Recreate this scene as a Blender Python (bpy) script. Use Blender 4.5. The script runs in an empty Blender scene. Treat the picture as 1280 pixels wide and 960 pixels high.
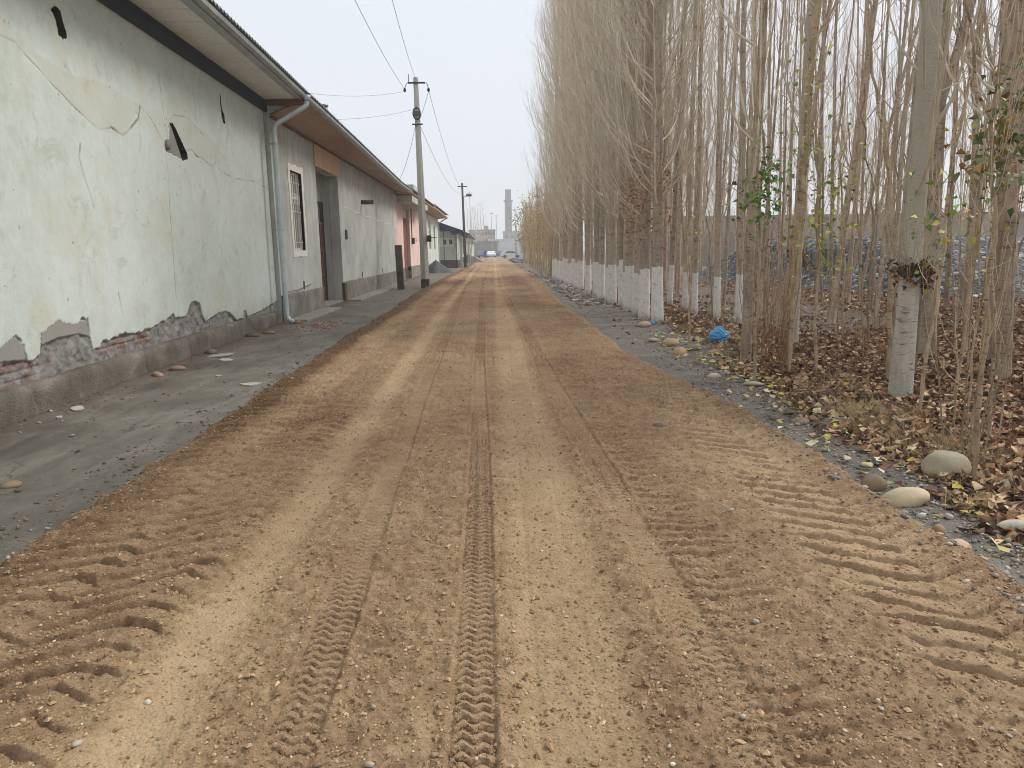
import bpy, math, random
import numpy as np
from mathutils import Matrix, Vector
random.seed(7)
RNG = np.random.default_rng(11)
scene = bpy.context.scene
COL = scene.collection
PI = math.pi

# ------------------------------------------------------------------ helpers
def lin(r, g, b):
    f = lambda c: (c/255/12.92) if c/255 <= .04045 else ((c/255+.055)/1.055)**2.4
    return (f(r), f(g), f(b), 1)

def hash2(xi, yi, seed):
    h = (xi.astype(np.int64)*374761393 + yi.astype(np.int64)*668265263 + seed*974634777) & 0xffffffff
    h = ((h ^ (h >> 13))*1274126177) & 0xffffffff
    h = h ^ (h >> 16)
    return (h & 0xffffff)/float(0xffffff)

def vn(x, y, seed=0):
    x = np.asarray(x, float); y = np.asarray(y, float)
    xi = np.floor(x); yi = np.floor(y); fx = x-xi; fy = y-yi
    fx = fx*fx*(3-2*fx); fy = fy*fy*(3-2*fy)
    a = hash2(xi, yi, seed); b = hash2(xi+1, yi, seed); c = hash2(xi, yi+1, seed); d = hash2(xi+1, yi+1, seed)
    return (a*(1-fx)+b*fx)*(1-fy)+(c*(1-fx)+d*fx)*fy

def fbm(x, y, f=1.0, octv=4, seed=0, gain=.5):
    s = 0; a = 1; t = 0
    for i in range(octv):
        s = s+a*vn(np.asarray(x)*f+i*17.3, np.asarray(y)*f+i*9.1, seed+i); t += a; a *= gain; f *= 2.03
    return s/t-.5

def sst(a, b, x):
    t = np.clip((np.asarray(x, float)-a)/(b-a), 0, 1); return t*t*(3-2*t)

def tag(o, label=None, cat=None, group=None, kind=None):
    if label: o['label'] = label
    if cat: o['category'] = cat
    if group: o['group'] = group
    if kind: o['kind'] = kind
    return o

def mesh_data(name, V, faces, smooth=False, attrs=None, cols=None, mats=(), midx=None):
    """faces: list of int arrays, each (n,3) or (n,4)"""
    me = bpy.data.meshes.new(name)
    V = np.asarray(V, np.float32)
    faces = [np.asarray(f, np.int32) for f in faces if len(f)]
    me.vertices.add(len(V)); me.vertices.foreach_set('co', V.ravel())
    nl = sum(f.size for f in faces); nf = sum(len(f) for f in faces)
    me.loops.add(nl); me.loops.foreach_set('vertex_index', np.concatenate([f.ravel() for f in faces]))
    me.polygons.add(nf)
    tot = np.concatenate([np.full(len(f), f.shape[1], np.int32) for f in faces])
    st = np.concatenate([[0], np.cumsum(tot)[:-1]]).astype(np.int32)
    me.polygons.foreach_set('loop_start', st)
    me.polygons.foreach_set('loop_total', tot)
    if midx is not None: me.polygons.foreach_set('material_index', np.asarray(midx, np.int32))
    me.polygons.foreach_set('use_smooth', np.full(nf, smooth))
    for k, a in (attrs or {}).items():
        at = me.attributes.new(k, 'FLOAT', 'POINT'); at.data.foreach_set('value', np.asarray(a, np.float32).ravel())
    for k, a in (cols or {}).items():
        a = np.asarray(a, np.float32)
        if a.shape[1] == 3: a = np.hstack([a, np.ones((len(a), 1), np.float32)])
        at = me.attributes.new(k, 'FLOAT_COLOR', 'POINT'); at.data.foreach_set('color', a.ravel())
    for m in mats: me.materials.append(m)
    me.update(calc_edges=True); me.validate()
    return me

def link(name, me, parent=None, loc=(0, 0, 0), rot=(0, 0, 0)):
    o = bpy.data.objects.new(name, me); COL.objects.link(o)
    if parent: o.parent = parent
    o.location = loc; o.rotation_euler = rot
    return o

def empty(name, loc=(0, 0, 0), rz=0):
    o = bpy.data.objects.new(name, None); COL.objects.link(o)
    o.location = loc; o.rotation_euler = (0, 0, rz); o.empty_display_size = .2
    return o

class MB:
    """collects simple shapes, builds ONE mesh object"""
    def __init__(s): s.V = []; s.F3 = []; s.F4 = []; s.n = 0
    def add(s, V, F):
        V = np.asarray(V, float).reshape(-1, 3); s.V.append(V)
        F = np.asarray(F, int)+s.n
        (s.F4 if F.shape[1] == 4 else s.F3).append(F); s.n += len(V)
    def box(s, x0, x1, y0, y1, z0, z1, M=None, bev=0.0):
        c = np.array([[x, y, z] for z in (z0, z1) for y in (y0, y1) for x in (x0, x1)], float)
        if bev > 0:
            mid = c.mean(0); V = []; 
            for p in c:
                sg = np.sign(p-mid)
                for k in range(3):
                    q = p.copy()
                    for j in range(3):
                        if j != k: q[j] -= sg[j]*bev
                    V.append(q)   # vertex lying on face k
            V = np.array(V)
            if M is not None: V = (np.hstack([V, np.ones((24, 1))]) @ np.array(M).T)[:, :3]
            base = s.n; s.V.append(V); s.n += 24
            idx = lambda i, k: base+i*3+k
            quads = {0: [(0, 4, 6, 2), (1, 3, 7, 5)], 1: [(0, 1, 5, 4), (2, 6, 7, 3)], 2: [(0, 2, 3, 1), (4, 5, 7, 6)]}
            F4 = []; F3 = []
            for k, qs in quads.items():
                for q in qs: F4.append([idx(i, k) for i in q])
            for i in range(8):
                for b in range(3):
                    j = i | (1 << b)
                    if j != i:
                        ks = [k for k in range(3) if k != b]
                        F4.append([idx(i, ks[0]), idx(j, ks[0]), idx(j, ks[1]), idx(i, ks[1])])
                F3.append([idx(i, 0), idx(i, 1), idx(i, 2)])
            s.F4.append(np.array(F4)); s.F3.append(np.array(F3)); return s
        if M is not None: c = (np.hstack([c, np.ones((8, 1))]) @ np.array(M).T)[:, :3]
        s.add(c, [(0, 2, 3, 1), (4, 5, 7, 6), (0, 1, 5, 4), (2, 6, 7, 3), (0, 4, 6, 2), (1, 3, 7, 5)]); return s
    def tube(s, pts, rad, n=8, cap=True):
        pts = np.asarray(pts, float); P = len(pts); rad = np.broadcast_to(np.asarray(rad, float), (P,))
        T = np.gradient(pts, axis=0); T /= np.linalg.norm(T, axis=1)[:, None]+1e-9
        ref = np.array([.13, .21, 1.0]) if abs(T[:, 2]).mean() < .7 else np.array([1.0, .17, .11])
        A = np.cross(T, ref); A /= np.linalg.norm(A, axis=1)[:, None]; B = np.cross(T, A)
        an = np.arange(n)*2*PI/n
        V = pts[:, None]+rad[:, None, None]*(np.cos(an)[None, :, None]*A[:, None]+np.sin(an)[None, :, None]*B[:, None])
        F = []
        for i in range(P-1):
            for k in range(n): F.append((i*n+k, i*n+(k+1) % n, (i+1)*n+(k+1) % n, (i+1)*n+k))
        V = V.reshape(-1, 3); base = s.n; s.add(V, F)
        if cap:
            s.add([pts[0], pts[-1]], np.zeros((0, 4), int))
            c0, c1 = s.n-2, s.n-1
            s.F3.append(np.array([(c0, base+(k+1) % n, base+k) for k in range(n)]+[(c1, base+(P-1)*n+k, base+(P-1)*n+(k+1) % n) for k in range(n)]))
        return s
    def extrude(s, poly, axis, a, b):
        """poly list of 2D pts; axis 'y': poly is (x,z); 'x': (y,z); 'z': (x,y)"""
        n = len(poly)
        def P(p, t): return {'y': (p[0], t, p[1]), 'x': (t, p[0], p[1]), 'z': (p[0], p[1], t)}[axis]
        V = [P(p, a) for p in poly]+[P(p, b) for p in poly]+[P(np.mean(poly, axis=0), a), P(np.mean(poly, axis=0), b)]
        base = s.n
        s.add(V, [(k, (k+1) % n, n+(k+1) % n, n+k) for k in range(n)])
        s.F3.append(np.array([(base+2*n, base+(k+1) % n, base+k) for k in range(n)]+[(base+2*n+1, base+n+k, base+n+(k+1) % n) for k in range(n)]))
        return s
    def build(s, name, mat, parent=None, smooth=False, fix=True, **k):
        F = []
        if s.F3: F.append(np.vstack(s.F3))
        if s.F4: F.append(np.vstack([f for f in s.F4 if len(f)]))
        me = mesh_data(name, np.vstack(s.V), F, smooth, mats=[mat], **k)
        if fix:
            import bmesh
            bm = bmesh.new(); bm.from_mesh(me); bmesh.ops.recalc_face_normals(bm, faces=bm.faces); bm.to_mesh(me); bm.free()
        return link(name, me, parent)

def tubes(P, R, n=3):
    """P (N,K,3), R (N,K): many tubes at once -> V, F4"""
    N, K, _ = P.shape
    T = np.gradient(P, axis=1); T /= np.linalg.norm(T, axis=2, keepdims=True)+1e-9
    ref = np.array([1.0, .17, .11])
    A = np.cross(T, ref); A /= np.linalg.norm(A, axis=2, keepdims=True)+1e-9; B = np.cross(T, A)
    an = np.arange(n)*2*PI/n
    V = P[:, :, None]+R[:, :, None, None]*(np.cos(an)[None, None, :, None]*A[:, :, None]+np.sin(an)[None, None, :, None]*B[:, :, None])
    i = np.arange(N)[:, None, None]*K*n; j = np.arange(K-1)[None, :, None]*n; k = np.arange(n)[None, None, :]; k2 = (k+1) % n
    F = np.stack([i+j+k, i+j+k2, i+j+n+k2, i+j+n+k], -1).reshape(-1, 4)
    return V.reshape(-1, 3), F

def join_sets(sets):
    V = []; F = []; n = 0
    for v, f in sets: V.append(v); F.append(f+n); n += len(v)
    return np.vstack(V), [np.vstack(F)]

def grid(xs, ys):
    X, Y = np.meshgrid(xs, ys); nx, ny = len(xs), len(ys)
    i = np.arange(ny-1)[:, None]*nx; j = np.arange(nx-1)[None]
    F = np.stack([i+j, i+j+1, i+j+nx+1, i+j+nx], -1).reshape(-1, 4)
    return X.ravel(), Y.ravel(), F

# ------------------------------------------------------------------ materials
class NT:
    def __init__(s, name):
        s.m = bpy.data.materials.new(name); s.m.use_nodes = True; s.t = s.m.node_tree
        s.b = s.t.nodes['Principled BSDF']; s.b.inputs['Specular IOR Level'].default_value = .25
        s.b.inputs['Roughness'].default_value = .85
    def n(s, typ, **k):
        nd = s.t.nodes.new('ShaderNode'+typ)
        for a, v in k.items():
            if a.startswith('i_'): nd.inputs[a[2:].replace('_', ' ')].default_value = v
            else: setattr(nd, a, v)
        return nd
    def l(s, a, b): s.t.links.new(a, b)
    def noise(s, scale, detail=4, rough=.55, dist=0, vec=None):
        nd = s.n('TexNoise', i_Scale=scale, i_Detail=detail, i_Roughness=rough, i_Distortion=dist)
        s.l(vec or s.co(), nd.inputs['Vector']); return nd.outputs['Fac']
    def co(s):
        if not hasattr(s, '_c'): s._c = s.n('TexCoord').outputs['Object']
        return s._c
    def mapv(s, sc=(1, 1, 1), loc=(0, 0, 0)):
        m = s.n('Mapping'); s.l(s.co(), m.inputs['Vector']); m.inputs['Scale'].default_value = sc; m.inputs['Location'].default_value = loc
        return m.outputs['Vector']
    def ramp(s, fac, stops, interp='LINEAR'):
        r = s.n('ValToRGB'); s.l(fac, r.inputs['Fac']); e = r.color_ramp; e.interpolation = interp
        while len(e.elements) < len(stops): e.elements.new(.5)
        for el, (p, c) in zip(e.elements, stops):
            el.position = p; el.color = c if not isinstance(c, (int, float)) else (c, c, c, 1)
        return r.outputs['Color']
    def mix(s, fac, a, b, mode='MIX'):
        m = s.n('Mix', data_type='RGBA', blend_type=mode)
        for v, k in ((fac, 'Factor'), (a, 'A'), (b, 'B')):
            inp = [i for i in m.inputs if i.name == k and (i.type == 'VALUE' if k == 'Factor' else i.type == 'RGBA')][0]
            if hasattr(v, 'links'): s.l(v, inp)
            else: inp.default_value = v
        return [o for o in m.outputs if o.type == 'RGBA'][0]
    def math(s, op, a, b=None, c=None):
        m = s.n('Math', operation=op)
        for i, v in enumerate((a, b, c)):
            if v is None: continue
            if hasattr(v, 'links'): s.l(v, m.inputs[i])
            else: m.inputs[i].default_value = v
        return m.outputs[0]
    def attr(s, name, out='Fac'):
        return s.n('Attribute', attribute_name=name).outputs[out]
    def bump(s, h, dist=.01, strength=1, prev=None):
        b = s.n('Bump'); b.inputs['Strength'].default_value = strength; b.inputs['Distance'].default_value = dist
        s.l(h, b.inputs['Height'])
        if prev: s.l(prev, b.inputs['Normal'])
        return b.outputs['Normal']
    def done(s, color=None, normal=None, rough=None, metal=None):
        if color is not None:
            if hasattr(color, 'links'): s.l(color, s.b.inputs['Base Color'])
            else: s.b.inputs['Base Color'].default_value = color
        if normal is not None: s.l(normal, s.b.inputs['Normal'])
        if rough is not None:
            if hasattr(rough, 'links'): s.l(rough, s.b.inputs['Roughness'])
            else: s.b.inputs['Roughness'].default_value = rough
        if metal is not None: s.b.inputs['Metallic'].default_value = metal
        return s.m

def tone(t, c, lo=.62, hi=1.12):
    oi = t.n('ObjectInfo'); return t.mix(1.0, c, t.ramp(oi.outputs['Random'], [(0, lo), (1, hi)]), 'MULTIPLY')

def twig_material(name, c1, c2):
    t = NT(name); c = t.ramp(t.noise(2.5, 6, .6), [(.3, c1), (.7, c2)])
    return t.done(tone(t, c, .75, 1.15), None, .9)

def simple(name, c1, c2, scale=8, bump=.004, bscale=60, rough=.85, metal=0, sv=(1, 1, 1), mid=.5, spread=.25):
    t = NT(name); v = t.mapv(sv)
    f = t.noise(scale, 6, .6, vec=v)
    c = t.ramp(f, [(mid-spread, c1), (mid+spread, c2)])
    f2 = t.noise(scale*9, 3, vec=v)
    c = t.mix(.35, c, t.ramp(f2, [(.3, .55), (.7, 1.0)]), 'MULTIPLY')
    return t.done(c, t.bump(t.noise(bscale, 5, .65, vec=v), bump), rough, metal)

def road_material():
    t = NT('earth_road'); dry = t.attr('dry')
    big = t.noise(1.3, 5, .6); fine = t.noise(48, 7, .8); mid = t.noise(9, 5, .65)
    k = t.math('ADD', dry, t.math('MULTIPLY', t.math('SUBTRACT', mid, .5), .55))
    k = t.math('ADD', k, t.math('MULTIPLY', t.math('SUBTRACT', big, .5), .45))
    k = t.math('ADD', k, t.math('MULTIPLY', t.math('SUBTRACT', fine, .5), .45))
    c = t.ramp(k, [(0, lin(114, 86, 60)), (.35, lin(168, 138, 105)), (.65, lin(195, 166, 130)), (1, lin(208, 181, 147))])
    vo = t.n('TexVoronoi', i_Scale=70.0); t.l(t.co(), vo.inputs['Vector'])
    g = t.ramp(vo.outputs['Distance'], [(0, 1.0), (.75, .8)])
    c = t.mix(.5, c, g, 'MULTIPLY')
    sp = t.n('TexVoronoi', i_Scale=38.0); t.l(t.co(), sp.inputs['Vector'])
    pick = t.math('GREATER_THAN', t.n('SeparateColor').outputs[0], .5)
    sc = t.n('SeparateColor'); t.l(sp.outputs['Color'], sc.inputs[0])
    near = t.math('LESS_THAN', sp.outputs['Distance'], .33)
    sel = t.math('MULTIPLY', near, t.math('GREATER_THAN', sc.outputs[0], .86))
    c = t.mix(t.math('MULTIPLY', sel, .55), c, lin(190, 176, 152))
    bh = t.math('ADD', t.math('MULTIPLY', fine, .6), t.math('MULTIPLY', t.noise(150, 4, .7), .4))
    rg = t.math('SUBTRACT', 1.25, dry)
    bh2 = t.math('MULTIPLY', bh, rg)
    n1 = t.bump(bh2, .030)
    n2 = t.bump(t.math('SUBTRACT', .5, vo.outputs['Distance']), .006, 1, n1)
    return t.done(c, n2, .95)

def litter_ground():
    t = NT('verge_soil'); w = t.attr('litter')
    f = t.noise(3, 6, .65); g = t.noise(30, 5, .7); h = t.noise(120, 4, .7)
    grey = t.ramp(t.math('ADD', t.math('MULTIPLY', f, .5), t.math('MULTIPLY', g, .5)), [(.3, lin(98, 93, 86)), (.5, lin(136, 129, 118)), (.7, lin(170, 162, 148))])
    br = t.ramp(g, [(.3, lin(52, 38, 30)), (.5, lin(92, 68, 52)), (.7, lin(132, 104, 80))])
    c = t.mix(w, grey, br)
    c = t.mix(.6, c, t.ramp(h, [(.3, .6), (.65, 1.0)]), 'MULTIPLY')
    bh = t.math('ADD', g, t.math('MULTIPLY', h, .6))
    return t.done(c, t.bump(bh, .02), .9)

def sidewalk_material():
    t = NT('muddy_concrete'); f = t.noise(.9, 7, .62, .6); g = t.noise(7, 6, .7); h = t.noise(90, 5, .7)
    st = t.noise(3, 6, .65, 1.2, t.mapv((1, .25, 1)))
    k = t.math('ADD', t.math('MULTIPLY', f, .55), t.math('MULTIPLY', st, .45))
    c = t.ramp(k, [(.34, lin(78, 73, 65)), (.45, lin(104, 99, 89)), (.55, lin(124, 119, 109)), (.70, lin(145, 140, 130))])
    c = t.mix(t.ramp(g, [(.55, 0.0), (.72, .5)]), c, lin(108, 94, 76))
    c = t.mix(.45, c, t.ramp(h, [(.3, .6), (.65, 1.0)]), 'MULTIPLY')
    # dried cracks in the mud skin
    vo = t.n('TexVoronoi', feature='DISTANCE_TO_EDGE', i_Scale=1.1)
    wv = t.n('VectorMath', operation='ADD'); t.l(t.co(), wv.inputs[0])
    nz = t.n('TexNoise', i_Scale=2.5, i_Detail=5.0); t.l(t.co(), nz.inputs['Vector']); t.l(nz.outputs['Color'], wv.inputs[1])
    t.l(wv.outputs[0], vo.inputs['Vector'])
    ck = t.ramp(vo.outputs['Distance'], [(0, 0.0), (.022, 1.0)])
    ckm = t.math('MULTIPLY', t.math('SUBTRACT', 1.0, ck), t.ramp(f, [(.45, 0.0), (.6, .7)]))
    c = t.mix(ckm, c, lin(60, 56, 48))
    sx_ = t.n('SeparateXYZ'); t.l(t.co(), sx_.inputs[0]); wl = t.math('ADD', t.math('MULTIPLY', sx_.outputs[0], -1), t.math('MULTIPLY', g, .5))
    c = t.mix(t.math('MULTIPLY', t.ramp(t.math('SUBTRACT', wl, 4.0), [(.45, 0.0), (.85, .8)]), 1.0), c, lin(92, 78, 62))
    r = t.ramp(k, [(.38, .42), (.6, .85)])
    return t.done(c, t.bump(t.math('ADD', t.math('ADD', g, t.math('MULTIPLY', h, .35)), t.math('MULTIPLY', ckm, -.6)), .012), r)

def mint_material():
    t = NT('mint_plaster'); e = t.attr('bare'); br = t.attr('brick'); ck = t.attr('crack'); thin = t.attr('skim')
    f = t.noise(.55, 6, .6, .4); st = t.noise(1.6, 6, .6, .5, t.mapv((1, 1, .5))); g = t.noise(6, 6, .7); h = t.noise(80, 5, .7)
    c = t.ramp(t.math('ADD', t.math('MULTIPLY', f, .6), t.math('MULTIPLY', g, .4)), [(.32, lin(180, 189, 178)), (.47, lin(198, 206, 198)), (.6, lin(206, 214, 208)), (.75, lin(216, 223, 218))])
    yel = t.ramp(t.math('ADD', t.math('MULTIPLY', st, .5), t.math('MULTIPLY', t.noise(.8, 5, .6, .6), .5)), [(.52, 0.0), (.66, .5)])
    c = t.mix(yel, c, lin(194, 189, 162))
    # old distemper showing pinkish tan inside the outlined flakes
    c = t.mix(t.math('MULTIPLY', t.attr('flake'), t.ramp(g, [(.35, .1), (.6, .7)])), c, lin(188, 180, 156))
    up = t.n('SeparateXYZ'); t.l(t.co(), up.inputs[0])
    damp = t.ramp(t.math('ADD', up.outputs[2], t.math('MULTIPLY', g, .5)), [(.5, .55), (.95, 0.0)])
    c = t.mix(damp, c, lin(170, 164, 140))
    sm = t.noise(2.2, 7, .75, .8)
    c = t.mix(t.ramp(sm, [(.56, 0.0), (.64, .35), (.7, .1)]), c, lin(150, 158, 142))
    # chips and pocks
    v = t.n('TexVoronoi', i_Scale=9.0, i_Randomness=1.0); t.l(t.mapv((1, 1, .75)), v.inputs['Vector'])
    sc = t.n('SeparateColor'); t.l(v.outputs['Color'], sc.inputs[0])
    dot = t.math('MULTIPLY', t.math('LESS_THAN', t.math('ADD', v.outputs['Distance'], t.math('MULTIPLY', t.noise(60, 3), .25)), .27), t.math('GREATER_THAN', t.math('ADD', sc.outputs[0], t.math('MULTIPLY', f, .8)), 1.15))
    v2 = t.n('TexVoronoi', i_Scale=26.0); t.l(t.co(), v2.inputs['Vector'])
    sc2 = t.n('SeparateColor'); t.l(v2.outputs['Color'], sc2.inputs[0])
    dot2 = t.math('MULTIPLY', t.math('LESS_THAN', v2.outputs['Distance'], .2), t.math('GREATER_THAN', t.math('ADD', sc2.outputs[0], t.math('MULTIPLY', sm, .8)), 1.2))
    dd = t.math('MAXIMUM', dot, dot2)
    c = t.mix(t.math('MULTIPLY', dd, .8), c, lin(126, 122, 108))
    # fine vertical brush and trickle streaks
    bs = t.noise(22, 4, .6, 0, t.mapv((1, 1, .06)))
    c = t.mix(.12, c, t.ramp(bs, [(.3, .78), (.65, 1.0)]), 'MULTIPLY')
    # bare render and brick
    render = t.ramp(t.math('ADD', t.math('MULTIPLY', g, .6), t.math('MULTIPLY', h, .4)), [(.3, lin(112, 109, 105)), (.5, lin(150, 148, 144)), (.7, lin(188, 185, 180))])
    bt = t.n('TexBrick', i_Scale=1.0); bt.inputs['Brick Width'].default_value = .25; bt.inputs['Row Height'].default_value = .077; bt.inputs['Mortar Size'].default_value = .008
    bt.inputs['Color1'].default_value = lin(170, 122, 98); bt.inputs['Color2'].default_value = lin(142, 108, 92); bt.inputs['Mortar'].default_value = lin(120, 114, 106)
    sx = t.n('CombineXYZ'); t.l(up.outputs[1], sx.inputs[0]); t.l(up.outputs[2], sx.inputs[1]); t.l(sx.outputs[0], bt.inputs['Vector'])
    bc = t.mix(t.ramp(g, [(.40, 0.05), (.55, .95)]), bt.outputs['Color'], render)
    render = t.mix(br, render, bc)
    c = t.mix(thin, c, lin(146, 141, 134))
    c = t.mix(e, c, render)
    c = t.mix(t.math('MULTIPLY', ck, .85), c, lin(88, 80, 68))  # crack shade painted as a dark colour; the grid is too coarse for it
    hh = t.math('ADD', t.math('MULTIPLY', g, .5), t.math('MULTIPLY', h, .25))
    hh = t.math('SUBTRACT', hh, t.math('MULTIPLY', dd, .35))
    hh = t.math('ADD', hh, t.math('MULTIPLY', t.math('MULTIPLY', e, h), 1.5))
    c = t.mix(t.attr('void'), c, lin(50, 44, 38))
    return t.done(c, t.bump(hh, .012), .9)

def plinth_material(name='rough_plinth', a=(96, 90, 80), b=(152, 145, 132)):
    t = NT(name); f = t.noise(1.8, 6, .65, .5); h = t.noise(45, 5, .75); v = t.n('TexVoronoi', i_Scale=45.0); t.l(t.co(), v.inputs['Vector'])
    c = t.ramp(f, [(.33, lin(*a)), (.55, lin(*[(x+y)//2 for x, y in zip(a, b)])), (.72, lin(*b))])
    c = t.mix(.7, c, t.ramp(h, [(.3, .5), (.6, 1.0)]), 'MULTIPLY')
    n = t.bump(h, .015); n = t.bump(v.outputs['Distance'], .008, .7, n)
    return t.done(c, n, .95)

def bark_material(name, light, dark, wash=0, ring=14.0, brown_top=None, seed=0.0):
    t = NT(name); sp = t.n('SeparateXYZ'); t.l(t.co(), sp.inputs[0])
    f = t.noise(5, 6, .7, vec=t.mapv((2, 2, .6), (seed, 0, 0)))
    rn = t.noise(4.0, 5, .65, 1.2, t.mapv((1.6, 1.6, ring)))
    lent = t.ramp(rn, [(.57, 0.0), (.64, .8)])
    fine = t.noise(70, 5, .7)
    c = t.ramp(f, [(.3, [min(1, v*1.1) for v in dark[:3]]+[1]), (.62, [min(1, v*1.15) for v in light[:3]]+[1])])
    c = t.mix(lent, c, [x*.38 for x in dark[:3]]+[1])
    if brown_top:
        k = t.ramp(t.math('ADD', sp.outputs[2], t.math('MULTIPLY', f, 2.0)), [(.0, 0.0), (1.0, 1.0)])
        k2 = t.math('MULTIPLY', t.ramp(t.math('MULTIPLY', t.math('ADD', sp.outputs[2], f), .2), [(brown_top[0]*.2, 0.0), (brown_top[0]*.2+.1, 1.0)]), .85)
        c = t.mix(k2, c, brown_top[1])
    c = t.mix(.4, c, t.ramp(fine, [(.3, .6), (.65, 1.0)]), 'MULTIPLY')
    if name != 'pale_poplar_bark': c = tone(t, c, .7, 1.2)
    bh = t.math('ADD', t.math('MULTIPLY', rn, -.8), fine)
    if wash:
        edge = t.math('ADD', sp.outputs[2], t.math('MULTIPLY', t.noise(14, 4), .10))
        rnd = t.n('ObjectInfo').outputs['Random']; edge = t.math('ADD', edge, t.math('MULTIPLY', rnd, .22))
        k = t.math('MULTIPLY', t.math('LESS_THAN', edge, wash+.14), t.ramp(t.noise(16, 6, .8, .3), [(.30, .15), (.36, 1.0)]))
        wc = t.ramp(t.noise(11, 6, .75, .5, t.mapv((1, 1, .6))), [(.30, lin(166, 158, 146)), (.42, lin(232, 227, 219)), (.6, lin(247, 244, 238))])
        low = t.ramp(t.math('ADD', sp.outputs[2], t.math('MULTIPLY', t.noise(20, 4), .2)), [(.1, .7), (.28, 0.0)])
        wc = t.mix(low, wc, lin(128, 116, 100))
        wc = t.mix(t.math('MULTIPLY', lent, .45), wc, lin(120, 110, 98))
        c = t.mix(k, c, wc)
    return t.done(c, t.bump(bh, .014), .9)

def attr_mat(name, rough=.8, bump=.002, bscale=120, spec=.3, trans=0, mul=8):
    t = NT(name); c = t.attr('col', 'Color')
    c = t.mix(.5, c, t.ramp(t.noise(mul, 4, .6), [(.3, .62), (.65, 1.0)]), 'MULTIPLY')
    t.b.inputs['Specular IOR Level'].default_value = spec
    m = t.done(c, t.bump(t.noise(bscale, 4), bump), rough)
    return m

M = {}
M['road'] = road_material(); M['verge'] = litter_ground(); M['sidewalk'] = sidewalk_material(); M['mint'] = mint_material()
M['plinth'] = plinth_material(); M['plinth2'] = plinth_material('grey_house_plinth', (120, 116, 109), (172, 168, 160))
M['ground'] = simple('far_earth', lin(118, 106, 92), lin(152, 142, 128), .35, .05, 4)
M['earthwall'] = simple('dark_soffit_board', lin(38, 46, 62), lin(54, 62, 80), 3, .002, 40, .6)
M['soffit'] = simple('painted_soffit', lin(228, 229, 223), lin(243, 243, 238), 1.5, .001, 40, .6)
M['soffitB'] = simple('brown_soffit_board', lin(166, 136, 116), lin(196, 166, 146), 1.2, .003, 40, .75, sv=(1, .3, 1))
M['ochre'] = simple('ochre_panel', lin(190, 150, 120), lin(216, 180, 150), 1.5, .003, 40, .7)
M['gutter'] = simple('galvanised_gutter', lin(150, 158, 158), lin(190, 196, 195), 3, .001, 30, .45, .3)
M['spout'] = simple('grey_blue_pipe', lin(172, 186, 190), lin(202, 213, 216), 3, .001, 30, .42, .15)
M['roofsheet'] = simple('corrugated_fibre_cement', lin(120, 118, 112), lin(160, 158, 150), 3, .004, 30)
def greyplaster(name, a, b, c_):
    t = NT(name); f = t.noise(.7, 7, .62, .5); st = t.noise(3, 6, .65, .8, t.mapv((1, 1, .3))); h = t.noise(60, 5, .7)
    k = t.math('ADD', t.math('MULTIPLY', f, .6), t.math('MULTIPLY', st, .4))
    c = t.ramp(k, [(.35, lin(*a)), (.5, lin(*b)), (.66, lin(*c_))])
    c = t.mix(.35, c, t.ramp(h, [(.3, .6), (.65, 1.0)]), 'MULTIPLY')
    sp = t.n('SeparateXYZ'); t.l(t.co(), sp.inputs[0])
    rn = t.noise(6, 5, .7, 0, t.mapv((1, 1, .12)))
    run = t.math('MULTIPLY', t.ramp(t.math('MULTIPLY', sp.outputs[2], .2), [(.55, 0.0), (.9, .7)]), t.ramp(rn, [(.4, 0.0), (.62, 1.0)]))
    c = t.mix(t.math('MULTIPLY', run, .8), c, lin(128, 124, 115))
    return t.done(c, t.bump(t.math('ADD', st, t.math('MULTIPLY', h, .4)), .012), .93)
M['greyB'] = greyplaster('grey_cement_plaster', (166, 168, 162), (192, 195, 189), (214, 217, 211))
M['greyE'] = greyplaster('pale_grey_render', (176, 180, 174), (198, 202, 196), (216, 219, 214))
M['pink'] = greyplaster('pink_plaster', (214, 182, 172), (228, 198, 189), (234, 208, 200))
M['paleD'] = greyplaster('pale_green_white_plaster', (182, 188, 180), (200, 206, 198), (216, 220, 214))
M['cream'] = simple('cream_window_paint', lin(232, 229, 218), lin(246, 244, 235), 7, .003, 60, .7)
M['glass'] = NT('dim_window_glass').done(lin(84, 90, 90), None, .15)
M['curtain'] = NT('pane_with_lace_curtain').done(lin(138, 138, 130), None, .25)
M['rust'] = simple('rusty_painted_gate', lin(66, 40, 34), lin(134, 88, 68), 5, .004, 60, .75, sv=(1, 1, .4))
M['darkmetal'] = simple('dark_iron', lin(38, 38, 38), lin(66, 64, 62), 9, .002, 60, .6)
M['browndoor'] = simple('brown_painted_door', lin(104, 62, 52), lin(134, 86, 72), 4, .002, 40, .65)
M['concrete'] = simple('pole_concrete', lin(172, 171, 160), lin(202, 201, 190), 5, .004, 60, .9, sv=(1, 1, .4))
M['darkpost'] = simple('sooty_concrete_post', lin(50, 47, 42), lin(116, 106, 94), 2.2, .008, 60, .95)
M['apron'] = simple('pale_worn_concrete', lin(128, 126, 118), lin(166, 163, 154), 2, .006, 50, .9)
M['navy'] = simple('navy_tarpaulin', lin(30, 40, 60), lin(52, 66, 92), 2, .01, 12, .6)
M['slatepile'] = simple('dark_gravel_heap', lin(58, 60, 62), lin(112, 113, 114), 14, .04, 26, .95)
M['wire'] = NT('black_cable').done(lin(92, 92, 94), None, .6)
M['blk'] = NT('far_building_render').m
M['brickfar'] = simple('far_block_wall', lin(150, 136, 124), lin(174, 158, 146), .3, .01, 3)
M['chimney'] = simple('chimney_brick', lin(110, 112, 116), lin(140, 142, 146), .2, .01, 3)
M['whitefar'] = simple('white_sheet_wall', lin(205, 208, 210), lin(226, 228, 230), .3, .01, 3)
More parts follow.
